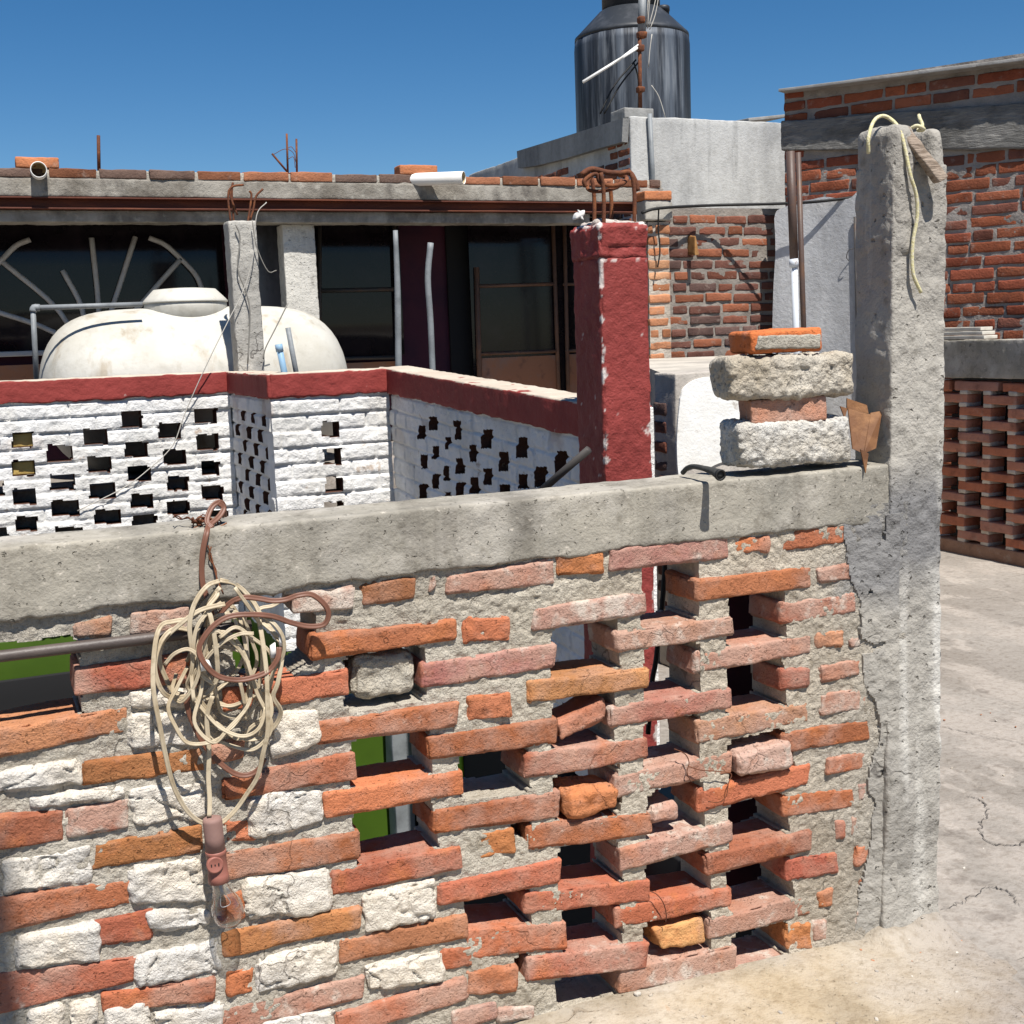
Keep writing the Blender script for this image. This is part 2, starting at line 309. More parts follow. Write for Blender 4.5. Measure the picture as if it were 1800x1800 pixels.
M['door_panel']=mat('rusty_door_sheet',(.40,.17,.085),rough=.7,layers=[((.30,.20,.15),3.5,.46,.62,.7),((.14,.07,.05),9,.6,.72,.6)],bumps=[(20,.003)])
M['bar_white']=mat('painted_window_bar',(.44,.425,.41),rough=.6,layers=[((.6,.55,.5),16,.5,.7,.6,'MULTIPLY')])
M['purple']=mat('dark_maroon_paint',(.050,.010,.022),rough=.7,layers=[((.022,.006,.018),2.5,.45,.62,.8)])
M['green']=mat('lime_green_paint',(.042,.085,.004),rough=.7,layers=[((.75,.78,.7),3,.45,.65,.6,'MULTIPLY')])
M['green_sunlit']=mat('lime_paint_sunlit',(.14,.27,.012),rough=.7)  # the green wall paint brightened, sunlight put into the colour
M['dark']=mat('painted_shade_dark',(.012,.012,.013),rough=.9)  # near-black colour painted in where walls and openings lie in shade
M['cream_cord']=mat('cream_flat_cord',(.47,.395,.28),rough=.5,spec=.4,layers=[((.58,.52,.42),14,.46,.66,.8,'MULTIPLY'),((.5,.46,.4),50,.55,.7,.6,'MULTIPLY')])
M['brown_cord']=mat('brown_flat_cord',(.15,.066,.042),rough=.5,spec=.4,layers=[((.6,.55,.5),16,.5,.7,.6,'MULTIPLY')])
M['bakelite']=mat('faded_brown_bakelite',(.27,.105,.08),rough=.5,spec=.4,layers=[((.75,.7,.68),14,.48,.68,.6,'MULTIPLY')])
M['bakelite_dull']=mat('sun_dulled_bakelite',(.24,.145,.125),rough=.7,layers=[((.75,.7,.68),14,.48,.68,.6,'MULTIPLY')])
M['black']=mat('black_rubber',(.016,.016,.016),rough=.6)
M['hose']=mat('grey_black_hose',(.042,.043,.040),rough=.75,layers=[((.11,.10,.09),30,.5,.7,.6)])
M['white_tape']=mat('white_tape',(.72,.70,.66),rough=.6)
M['wire']=mat('dull_wire',(.20,.19,.17),rough=.6)
M['wire_pale']=mat('pale_wire',(.42,.40,.36),rough=.6)
M['rope']=mat('yellow_white_rope',(.55,.50,.27),rough=.85,layers=[((.62,.58,.5),160,.45,.6,.6,'MIX')],bumps=[(300,.002)])
M['wood']=mat('grey_old_wood',(.30,.24,.19),rough=.9,layers=[((.4,.36,.32),30,.45,.62,.8,'MULTIPLY',(1,1,6)),((.1,.075,.06),14,.58,.7,.7)],bumps=[(60,.004,(1,1,5))])
M['wood_ochre']=mat('ochre_wood',(.27,.14,.05),rough=.85,layers=[((.5,.4,.35),20,.5,.66,.6,'MULTIPLY')])
M['plate']=mat('rusty_sheet_iron',(.135,.060,.026),rough=.7,spec=.3,layers=[((.25,.125,.055),14,.48,.64,.8),((.07,.032,.018),9,.53,.68,.8)],bumps=[(70,.002)])
M['sheet']=mat('grey_roof_sheet',(.30,.295,.285),rough=.7,layers=[((.5,.48,.45),5,.46,.66,.6,'MULTIPLY')],bumps=[(60,.002)])
M['tile_pale']=mat('pale_tile',(.52,.49,.43),rough=.7,layers=[((.6,.58,.55),9,.48,.66,.6,'MULTIPLY')])
M['shaded_concrete']=mat('scaly_beam_concrete',(.175,.17,.16),rough=.92,spec=.15,layers=[((.42,.42,.42),4,.42,.62,.8,'MULTIPLY',(1,1,1.6)),((.36,.345,.32),7,.55,.72,.6,'MIX',(.6,.6,3))],bumps=[(26,.012,(.5,.5,3)),(100,.003)])
M['ground']=mat('dry_ground',(.22,.18,.14),rough=.95,layers=[((.5,.5,.45),.2,.42,.62,.7,'MULTIPLY')])
M['alu']=mat('bare_aluminium',(.45,.45,.46),rough=.5,spec=.5,metal=.4)
def glass(name):
    m=bpy.data.materials.new(name); m.use_nodes=True; nt=m.node_tree; N=nt.nodes; L=nt.links
    for n in list(N):
        if n.type!='OUTPUT_MATERIAL': N.remove(n)
    out=[n for n in N if n.type=='OUTPUT_MATERIAL'][0]
    tr=N.new('ShaderNodeBsdfTransparent'); tr.inputs[0].default_value=(.88,.88,.87,1); gl=N.new('ShaderNodeBsdfGlossy'); gl.inputs['Roughness'].default_value=.04
    fr=N.new('ShaderNodeLayerWeight'); fr.inputs['Blend'].default_value=.35; mx=N.new('ShaderNodeMixShader')
    ml=N.new('ShaderNodeMath'); ml.operation='MULTIPLY'; ml.inputs[1].default_value=.8; L.new(fr.outputs['Facing'],ml.inputs[0]); L.new(ml.outputs[0],mx.inputs[0]); L.new(tr.outputs[0],mx.inputs[1]); L.new(gl.outputs[0],mx.inputs[2]); L.new(mx.outputs[0],out.inputs[0]); return m
M['glass']=glass('clear_bulb_glass')
M['dark_floor']=mat('shade_dark_floor',(.02,.02,.02),rough=.8)  # floor coloured near black to stand for the deep shade of the well
M['flat_white']=mat('flaking_white_paint',(.72,.715,.69),rough=.85,spec=.2,layers=[((.86,.84,.8),5,.45,.65,.7,'MULTIPLY'),((.40,.36,.31),16,.63,.70,.8)],bumps=[(20,.003),(90,.002)])
M['crack']=mat('dirt_in_crack',(.10,.088,.078),rough=.95)
# ================================================================ FOREGROUND WALL
YF=2.2                                   # front face of the near wall
def PF(px,py,y=YF): return onY(px,py,y)
TO={1:(0,1000),2:(400,1000),3:(800,1000),4:(1150,900),5:(0,1350),6:(400,1350),7:(800,1350),8:(1150,1300)}
def tp(t,x,y): return TO[t][0]+x/4, TO[t][1]+y/4
CB={'o':(.44,.165,.078),'r':(.35,.118,.064),'p':(.355,.160,.108),'b':(.35,.142,.068),'y':(.47,.225,.100),'d':(.28,.165,.125)}
BR=[ # tile, left x, top, bottom, right x, top, bottom, colour  (survey of every brick in view)
(4,-312,270,410,518,160,318,'p'),(4,570,175,285,805,170,280,'o'),(4,905,150,275,1330,90,205,'o'),(4,285,478,625,1105,387,525,'o'),
(4,1150,410,500,1395,355,480,'p'),(4,900,650,790,1415,570,700,'r'),(4,-260,850,990,552,740,865,'p'),(4,300,1000,1140,1100,875,985,'p'),
(4,1145,850,970,1325,835,935,'y'),(4,1375,900,950,1520,850,940,'d'),(4,900,1115,1260,1090,1100,1225,'r'),(4,1170,1090,1205,1440,1040,1140,'r'),
(4,-305,1380,1520,548,1240,1370,'p'),(4,310,1480,1640,1080,1350,1470,'p'),(4,1170,1290,1430,1480,1240,1380,'r'),(4,905,1560,1690,1500,1460,1590,'r'),
(4,-260,1860,2010,552,1700,1835,'p'),(8,1210,140,245,1480,80,195,'r'),(8,325,365,510,1090,175,310,'o'),(8,915,400,550,1400,345,470,'r'),
(8,1430,310,440,1530,300,410,'d'),(8,-240,775,920,552,580,720,'p'),(8,370,830,960,1100,640,770,'b'),(8,945,850,1000,1285,800,930,'r'),
(8,-260,1200,1330,542,1050,1160,'r'),(8,385,1270,1400,1145,1090,1225,'p'),(8,1155,1090,1190,1245,1050,1165,'o'),(8,940,1305,1480,1105,1290,1460,'o'),
(8,1120,1290,1430,1210,1270,1400,'d'),(8,-235,1630,1790,572,1450,1630,'p'),(8,560,1610,1700,935,1540,1640,'p'),(8,1280,580,700,1335,575,690,'r'),
(8,1380,550,680,1440,540,670,'d'),(8,1410,750,880,1525,740,850,'o'),(8,1440,980,1080,1535,970,1070,'o'),(8,1410,1200,1300,1540,1180,1250,'d'),
(3,-55,60,180,700,-68,95,'p'),(3,720,-100,52,1040,-120,20,'o'),(3,555,290,440,1345,165,310,'p'),(3,65,345,525,390,330,500,'o'),
(3,-225,680,840,712,535,690,'p'),(3,520,800,945,1360,700,830,'y'),(3,98,905,1065,388,870,1030,'o'),(3,-190,1190,1345,722,1055,1220,'r'),
(3,495,1310,1480,1362,1195,1330,'r'),(7,-140,310,455,742,165,345,'r'),(7,190,460,640,420,430,590,'o'),(7,515,410,590,1385,320,460,'b'),
(7,-110,830,965,748,645,800,'o'),(7,500,895,1025,1375,800,935,'o'),(6,795,1220,1380,1690,1035,1190,'b'),(7,90,1155,1345,785,1090,1270,'o'),
(7,510,1345,1505,1350,1235,1390,'r'),(7,90,1440,1600,440,1390,1560,'o'),(6,690,185,355,1660,25,185,'o'),(2,-25,1480,1630,905,1290,1475,'r'),
(2,640,1095,1235,1620,935,1100,'r'),(2,270,805,970,862,705,885,'o'),(2,-20,850,1010,240,830,960,'o'),(2,590,475,640,1610,362,490,'o'),
(2,475,180,310,890,120,265,'d'),(2,950,115,270,1320,60,200,'b'),(2,1430,60,170,1470,40,130,'d'),(1,930,325,460,1330,265,430,'d'),
(1,530,400,490,790,335,470,'d'),(1,535,705,890,1340,600,790,'r'),(1,-90,1150,1350,895,985,1145,'y'),(1,585,1370,1520,1450,1255,1425,'b'),
(1,1490,1230,1370,1725,1200,1330,'b'),(5,-60,330,575,450,310,515,'r'),(5,480,300,490,910,222,412,'r'),(5,665,545,720,1430,405,590,'b'),
(6,-10,370,530,205,370,500,'o'),(6,-70,615,805,940,450,635,'r'),(5,-60,930,1175,935,785,955,'r'),(5,660,1090,1250,1090,990,1210,'r'),
(6,735,740,910,1650,550,700,'r'),(6,-30,1170,1345,940,975,1115,'b'),(6,-60,930,1100,130,870,1060,'r'),(5,-80,1470,1760,960,1335,1490,'r'),
(6,-30,1710,1890,965,1470,1615,'r'),(5,730,1600,1720,1520,1470,1640,'r'),(5,1610,1445,1600,1790,1410,1570,'o'),(6,770,1740,1900,1690,1475,1630,'r'),
(7,-80,1290,1420,130,1265,1400,'r'),(7,-20,1480,1640,85,1470,1610,'r'),(7,-10,1720,1860,300,1650,1760,'d'),(7,305,1700,1790,560,1685,1760,'d'),
(7,1040,1690,1790,1560,1570,1690,'d')]
ST=[ # pale rubble set in the wall: tile, left x, top, bottom, right x, top, bottom
(1,900,1010,1300,1400,990,1260),(1,-60,1440,1590,580,1330,1530),(2,290,1010,1370,655,975,1210),(6,150,195,520,690,145,385),
(5,915,150,430,1450,70,350),(5,20,660,900,660,535,830),(5,920,700,960,1455,620,960),(6,110,800,1080,735,695,1010),(6,950,890,1170,1475,765,1070),
(5,100,1190,1420,700,1080,1370),(5,1020,1010,1170,1490,1000,1130),(5,940,1320,1560,1550,1205,1440),(6,200,1365,1600,780,1195,1460),
(6,970,1400,1580,1520,1275,1500),(5,180,1710,1860,440,1660,1850),(5,730,1690,1900,1060,1650,1880),(5,1060,1715,1890,1590,1640,1830),
(5,500,1640,1860,700,1615,1850),(6,230,1790,1960,760,1680,1880),(1,200,1610,1700,910,1530,1620),(1,900,860,1000,1330,830,970)]
HO=[ # real openings through the wall
(4,(-57,385),(290,345),(300,745),(-57,820)),(4,(552,590),(900,560),(920,890),(552,955)),(4,(-38,960),(290,930),(300,1270),(-38,1340)),
(4,(545,1060),(880,1025),(920,1370),(545,1420)),(4,(-38,1495),(310,1450),(300,1745),(-38,1815)),(8,(556,35),(920,-50),(980,210),(556,320)),
(8,(556,485),(905,390),(940,665),(556,770)),(8,(-15,395),(325,315),(340,620),(-15,705)),(8,(548,935),(935,830),(965,1120),(548,1225)),
(8,(-22,875),(365,790),(385,1085),(-22,1155)),(8,(575,1395),(925,1300),(920,1520),(575,1600)),(8,(-45,1315),(375,1215),(385,1490),(-45,1585)),
(3,(714,440),(1115,370),(1150,705),(714,770)),(3,(720,940),(1105,875),(1095,1220),(724,1275)),(3,(718,1475),(1130,1390),(1150,1710),(742,1775)),
(3,(66,1335),(490,1255),(510,1555),(66,1610)),(7,(752,590),(1120,510),(1170,805),(752,855)),(7,(100,942),(505,865),(515,1110),(100,1155)),
(7,(788,1010),(1140,950),(1165,1250),(792,1300)),(7,(748,1500),(1160,1405),(1170,1600),(748,1690)),(7,(455,1345),(512,1325),(515,1470),(450,1430)),
(2,(908,1215),(1395,1135),(1420,1460),(908,1535)),(6,(926,315),(1410,220),(1470,580),(944,685)),(2,(853,645),(1360,560),(1372,910),(868,985)),
(2,(85,240),(470,215),(590,340),(590,650),(430,770),(95,790)),(1,(-160,590),(515,505),(540,980),(560,1030),(-160,1150)),(7,(425,400),(515,380),(512,490),(430,460))]
zt=1.162
wall=thing('brick_wall','low openwork brick wall in front with grey concrete cap, orange bricks and white rubble infill','wall',(.9,YF+.07,0))
WX0,WX1=-.25,1.93
mbB=MB(); mbS=MB()
for i,(t,xl,a,b,xr,c,d,k) in enumerate(BR):
    random.seed(i*7+3)
    j=lambda: random.uniform(-2.5,2.5)
    a-=8;c-=8;b+=7;d+=7;xl-=5;xr+=5
    q=[PF(*tp(t,xl,b+j())),PF(*tp(t,xl,a+j())),PF(*tp(t,xr,d+j())),PF(*tp(t,xr,c+j()))]
    q[1][0]=(q[0][0]+q[1][0])/2+random.uniform(-.003,.003); q[0][0]=(q[0][0]*2-q[1][0]); q[3][0]=(q[2][0]+q[3][0])/2+random.uniform(-.003,.003); q[2][0]=q[2][0]*2-q[3][0]
    L=q[2][0]-q[0][0]; px=tp(t,(xl+xr)/2,a)[0]
    off=random.uniform(-.003,.003)
    if k=='d': off=-.001
    elif px>1440: off=-.003
    hdr = (L<.14 and k in'oy')
    rot=random.uniform(-.004,.004)
    for m,s in zip(range(4),(-1,-1,1,1)): q[m][1]+=off+s*rot
    base=np.array(CB[k])*(1+random.uniform(-.13,.13)); base=base*np.array([1,1+random.uniform(-.12,.12),1+random.uniform(-.1,.15)])
    sm={'o':.20,'r':.34,'p':.44,'b':.22,'y':.16,'d':.5}[k]+random.uniform(-.06,.10)+(.0 if px>880 else -.03)
    V,Fc=rblock(frontc(q,(random.uniform(-.004,.004),.125 if L>.12 else .11,0)),step=.006,r=.0048,amp=.0085 if hdr else .0034,freq=26 if hdr else 13,amp2=.0013,freq2=95,seed=i+1,maxn=56,chip=.006)
    # colour drifts along the brick the way kiln marks and old lime do
    n=fbm(V+i*3.1,9,2,11); t2=np.concatenate([base*(1+.16*n[:,None]),np.clip(sm+.22*fbm(V-i*1.7,7,3,21),0,1)[:,None]],1)
    mbB.add(V,Fc,t2)
build('brickwork',mbB,M['brick'],wall)
for i,(t,xl,a,b,xr,c,d) in enumerate(ST):
    random.seed(i+400)
    q=[PF(*tp(t,xl,b)),PF(*tp(t,xl,a)),PF(*tp(t,xr,d)),PF(*tp(t,xr,c))]
    q[1][0]=(q[0][0]+q[1][0])/2; q[0][0]=q[1][0]; q[3][0]=(q[2][0]+q[3][0])/2; q[2][0]=q[3][0]
    o=-random.uniform(.001,.007) if i<19 else -.002
    for m in range(4): q[m][1]+=o
    w=random.random(); base=np.array((.66,.61,.53))*(1-w)+np.array((.58,.54,.49))*w
    V,Fc=rblock(frontc(q,(0,.1,0)),step=.0045,r=.009,amp=.0095,freq=13,amp2=.0042,freq2=62,seed=i+90,maxn=72,oct=4,chip=.009)
    cr=fbm(V+i*2.2,11,3,61); crk=np.clip(1-np.abs(cr)/.035,0,1)*(fbm(V,6,2,63)>-.05)        # cracks
    V[:,1]+=crk*.007
    mbS.add(V,Fc)
build('rubble_infill',mbS,M['rubble'],wall)
# mortar bed with the real holes
polys=[[(lambda p:(p[0],p[2]))(PF(*tp(h[0],*pt))) for pt in h[1:]] for h in HO]
Mz0,Mz1=-.02,1.075
def hole(cu,cv):
    x=cu+WX0; z=cv+Mz0; P=np.stack([x.ravel(),z.ravel()*0+1.3,z.ravel()],1)
    wx=(.004*fbm(P,40,2,3)).reshape(x.shape); wz=(.004*fbm(P,40,2,5)).reshape(x.shape)
    o=np.zeros(x.shape,bool)
    for p in polys:
        for dx,dz in ((0,0),(.010,0),(-.010,0),(0,.009),(0,-.009)): o|=inpoly(x+wx+dx,z+wz+dz,p)
    return o
# mean front tilt of the bricks tells how deep each joint sits
def mdisp(u,v,P):
    x=P[:,0]; rec=np.interp(x,[-.3,.55,.95,1.62,1.74,1.95],[-.0075,-.007,-.006,-.005,-.002,.010])
    top=np.interp(P[:,2],[.0,.07,.93,.97,1.06],[.012,0,0,.001,.002])
    return rec+top+.0065*fbm(P,17,3,2)+.0032*fbm(P,62,2,8)+.002*fbm(P,140,1,5)
def mtint(u,v,P):
    x=P[:,0]+.12*fbm(P,7,2,14)
    c=np.stack([np.interp(x,[.5,1.0,1.55,1.72,1.86],[.50,.50,.52,.47,.40]),np.interp(x,[.5,1.0,1.55,1.72,1.86],[.46,.455,.455,.42,.37]),np.interp(x,[.5,1.0,1.55,1.72,1.86],[.39,.375,.365,.345,.32]),np.ones(len(x))],1)
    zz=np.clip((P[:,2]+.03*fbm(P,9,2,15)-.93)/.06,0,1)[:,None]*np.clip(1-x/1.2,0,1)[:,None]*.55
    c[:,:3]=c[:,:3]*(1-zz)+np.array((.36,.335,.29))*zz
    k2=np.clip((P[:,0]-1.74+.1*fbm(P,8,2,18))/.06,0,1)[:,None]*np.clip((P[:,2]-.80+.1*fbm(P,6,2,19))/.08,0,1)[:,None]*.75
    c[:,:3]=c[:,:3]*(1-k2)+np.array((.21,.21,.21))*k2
    return c
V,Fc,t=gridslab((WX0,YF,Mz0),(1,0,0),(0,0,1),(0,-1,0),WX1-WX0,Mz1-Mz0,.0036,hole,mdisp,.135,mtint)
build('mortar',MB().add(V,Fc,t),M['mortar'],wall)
# cement smeared from the column over the end of the brickwork
def shole(cu,cv):
    x=cu+1.66; z=cv-.01; P=np.stack([x.ravel(),x.ravel()*0+5,z.ravel()],1)
    e=(np.interp(z,[0,.12,.35,.62,.82,.93,1.05],[1.80,1.81,1.835,1.835,1.80,1.765,1.75]).ravel()+.045*fbm(P,7,4,33)).reshape(x.shape)
    bl=(fbm(P,16,3,35)>.36).reshape(x.shape)
    return (x<e)|(bl&(x<1.87))
def sdisp(u,v,P):
    x=P[:,0]; return .001+np.interp(x,[1.70,1.80,1.87,1.90],[0,.005,.012,.016])+.005*fbm(P,14,4,37)+.0028*fbm(P,55,2,39)
def stint(u,v,P):
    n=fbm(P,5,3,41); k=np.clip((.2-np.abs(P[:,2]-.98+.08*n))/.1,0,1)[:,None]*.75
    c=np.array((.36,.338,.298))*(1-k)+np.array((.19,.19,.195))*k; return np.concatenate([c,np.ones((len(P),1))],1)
V,Fc,t=gridslab((1.66,YF,-.01),(1,0,0),(0,0,1),(0,-1,0),.245,1.06,.004,shole,sdisp,.02,stint)
build('cement_smear',MB().add(V,Fc,t),M['column'],wall)
# concrete cap beam
V,Fc=rblock(boxc(-1.2,1.93,YF-.006,YF+.142,1.036,zt),step=.008,r=.007,amp=.004,freq=5,amp2=.0022,freq2=34,seed=7,maxn=420,oct=4)
lo=np.clip((1.075-V[:,2])/.04,0,1); V[:,2]+=lo*(.014*fbm(V*np.array([1,.2,0]),9,3,31)+.006*fbm(V*np.array([1,.2,0]),45,2,33))
build('concrete_cap',MB().add(V,Fc),M['cap'],wall)

# ---------------------------------------------------------------- column at the wall's right end
xc0,xc1,yc0,yc1=1.881,2.033,YF-.012,YF+.115
mb=MB()
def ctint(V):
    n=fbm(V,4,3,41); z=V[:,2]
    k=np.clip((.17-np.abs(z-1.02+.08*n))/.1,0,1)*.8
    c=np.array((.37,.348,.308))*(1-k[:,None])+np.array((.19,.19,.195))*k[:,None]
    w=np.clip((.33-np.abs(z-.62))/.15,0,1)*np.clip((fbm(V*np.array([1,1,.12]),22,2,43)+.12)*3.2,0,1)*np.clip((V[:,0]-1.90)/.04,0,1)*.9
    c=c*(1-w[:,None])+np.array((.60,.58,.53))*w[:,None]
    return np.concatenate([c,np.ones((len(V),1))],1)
ztop=onY(1620,295,YF+.05)[2]
V,Fc=rblock(boxc(xc0,xc1,yc0,yc1,-.02,ztop),step=.007,r=.005,amp=.006,freq=9,amp2=.004,freq2=45,seed=3,maxn=260,oct=4)
k=np.clip((1.0-V[:,2])/1.0,0,1); V[:,0]-=(V[:,0]<1.95)*.02*k; V[:,1]-=(V[:,1]<YF+.04)*.016*k*(.6+.8*fbm(V,6,2,17))
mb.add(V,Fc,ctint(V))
def lump(xa,xb,ya,yb,za,zb,r,s):
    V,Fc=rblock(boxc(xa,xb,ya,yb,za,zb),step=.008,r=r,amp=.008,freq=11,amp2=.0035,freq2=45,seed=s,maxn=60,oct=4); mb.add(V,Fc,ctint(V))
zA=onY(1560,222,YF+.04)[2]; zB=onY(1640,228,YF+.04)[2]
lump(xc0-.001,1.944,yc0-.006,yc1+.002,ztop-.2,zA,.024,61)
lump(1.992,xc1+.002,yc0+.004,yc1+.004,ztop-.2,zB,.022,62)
col=build('concrete_column',mb,M['column']); tag(col,'rough grey concrete column with split top at the right end of the low brick wall','column')
# plaster run out from the column foot / smear over the wall joint
# ---------------------------------------------------------------- things resting in the openings
def frag(name,label,t,quad,dep,colr,mat_,grp=None,amp=.011,off=.0,r=.014,sm=.25,seed=0):
    q=[PF(*tp(t,*quad[k])) for k in range(4)]   # BL,TL,BR,TR
    for m in range(4): q[m][1]+=off
    V,Fc=rblock(frontc(q,(0,dep,0)),step=.0055,r=r,amp=amp,freq=22,amp2=.002,freq2=80,seed=seed,maxn=50,oct=3,chip=.009)
    n=fbm(V,9,2,seed%9); T=np.concatenate([np.array(colr)*(1+.2*n[:,None]),np.clip(sm+.2*fbm(V,8,2,5),0,1)[:,None]],1)
    o=build(name,MB().add(V,Fc,T),mat_); return tag(o,label,'brick piece' if 'brick' in name else 'stone',grp)
G='loose pieces stuck in the wall openings'
frag('brick_fragment','tilted brown brick fragment jammed diagonally in an opening of the near wall',3,[(745,1225),(725,1085),(1085,1060),(1075,905)],.08,(.42,.17,.10),M['brick'],G,.007,.004,.009,.3,201)
frag('brick_fragment','notched orange brick fragment with hollow front, below the tilted one',3,[(790,1770),(752,1545),(1135,1690),(1140,1530)],.08,(.50,.20,.09),M['brick'],G,.017,-.006,.010,.2,219)
frag('brick_fragment','small dull pink brick end in an opening right of the notched fragment',7,[(1385,430),(1385,295),(1605,380),(1590,240)],.08,(.40,.24,.19),M['brick'],G,.004,.01,.012,.5,203)
frag('brick_fragment','whole-faced pale pink brick lying across a slot near the column',4,[(575,1855),(565,1690),(965,1790),(935,1600)],.10,(.56,.38,.31),M['brick'],G,.005,-.016,.009,.45,204)
frag('brick_fragment','wedge-shaped yellow-orange brick piece in a low opening near the floor',8,[(60,1490),(0,1340),(365,1430),(355,1260)],.08,(.58,.31,.13),M['brick'],G,.007,.004,.007,.2,205)
frag('gravel_block','grey porous concrete lump wedged into an opening right of the cord coil',2,[(890,935),(905,640),(1345,895),(1330,600)],.09,(.50,.46,.385),M['gravel_block'],None,.010,.018,.012,0,206)

# ---------------------------------------------------------------- stack on the cap
def stackpiece(name,label,cat,quadpx,dep,mat_,colr,amp,r,seed,y=YF-.0,sm=.2,step=.006,freq=20,amp2=.002,f2=80,dx=0.):
    q=[PF(*p,y) for p in quadpx]
    V,Fc=rblock(frontc(q,(dx,dep,0)),step=step,r=r,amp=amp,freq=freq,amp2=amp2,freq2=f2,seed=seed,maxn=70,oct=4)
    n=fbm(V,9,2,seed%9); T=np.concatenate([np.array(colr)*(1+.15*n[:,None]),np.clip(sm+.2*fbm(V,8,2,5),0,1)[:,None]],1)
    return tag(build(name,MB().add(V,Fc,T),mat_),label,cat,'stack of bricks and blocks on the cap')
def lay(quad,z,dz=0):
    return quad
stackpiece('rubble_block','whitish gravelly concrete block at the bottom of the stack on the wall cap','concrete block',[(1302,825),(1298,745),(1500,812),(1496,733)],.125,M['gravel_block'],(.60,.585,.55),.008,.016,301,YF+.004,step=.0042,amp2=.0055,f2=95,dx=.03)
stackpiece('loose_brick','plain pink-brown brick between the two gravelly blocks in the stack','brick',[(1322,747),(1319,704),(1454,739),(1453,694)],.115,M['brick'],(.46,.21,.13),.003,.006,302,YF+.01,.42,dx=.045)
stackpiece('rubble_block','longer buff gravelly concrete block near the top of the stack','concrete block',[(1288,704),(1284,630),(1505,696),(1506,620)],.13,M['gravel_block'],(.52,.475,.40),.010,.017,303,YF-.006,step=.0042,amp2=.0055,f2=95,dx=.03)
tb=stackpiece('loose_brick','bright orange brick with mortar on its face on top of the stack','brick',[(1322,622),(1318,583),(1448,617),(1447,574)],.12,M['brick'],(.56,.17,.06),.004,.010,304,YF+.004,.12,dx=.02)
q=[PF(*p,YF+.0) for p in [(1328,615),(1335,590),(1444,612),(1444,586)]]
V,Fc=rblock(frontc(q,(0,.012,0)),step=.005,r=.005,amp=.004,freq=30,amp2=.002,seed=9,maxn=40); build('mortar_crust',MB().add(V,Fc,(.40,.37,.31,1)),M['mortar'],tb)

# rusty sheet leaning on the column
mb=MB()
def plate(poly,d=.003): 
    V,Fc=prism(poly,(.0,d,.0)); mb.add(V,Fc)
plate([PF(1491,718,YF+.052),PF(1532,729,YF+.03),PF(1518,797,YF-.004),PF(1499,789,YF+.012)])
plate([PF(1489,700,YF+.062),PF(1524,712,YF+.046),PF(1527,727,YF+.040),PF(1489,718,YF+.058)])
plate([PF(1531,726,YF+.032),PF(1551,722,YF+.022),PF(1540,788,YF-.002),PF(1519,797,YF-.006)])
plate([PF(1477,714,YF+.062),PF(1490,718,YF+.056),PF(1485,735,YF+.052)])
plate([PF(1513,790,YF-.006),PF(1527,797,YF-.008),PF(1522,832,YF-.016)])
sp=build('rusty_sheet',mb,M['plate'],smooth=False); tag(sp,'bent rusty brown sheet of iron wedged between the block stack and the column','metal sheet')
# hose end on the cap
y0=YF+.10
P=[onY(1200,831,y0),onY(1208,823,y0-.02),onY(1219,820,y0-.05),onY(1236,823,YF-.0),onY(1252,828,YF-.03),onY(1266,835,YF-.065)]
h=build('hose',MB().add(*tube(P,[.0055,.0055,.0055,.006,.008,.0115],12,6)),M['hose']); tag(h,'short piece of dark rubber hose lying over the edge of the wall cap','hose')
d=np.array(P[-1])-np.array(P[-2]); d/=np.linalg.norm(d)
build('hose_mouth',MB().add(*lathe([(.0118,-.004),(.0125,.001),(.012,.003),(.0085,.003),(.0082,-.01)],P[-1],d,16,False)).add(*lathe([(.0082,-.004),(.0001,-.004)],P[-1],d,16,False)),M['black'],h)

# ---------------------------------------------------------------- brown conduit let into the wall top left
P=[onY(-60,1161,YF-.012),onY(130,1138,YF-.012),onY(272,1121,YF-.010),onY(440,1099,YF+.004)]
o=build('conduit_pipe',MB().add(*tube(P,.0105,12,4)),M['dark_pipe']); tag(o,'dark brown pipe running level along the wall just under its cap, left of the cords','pipe')

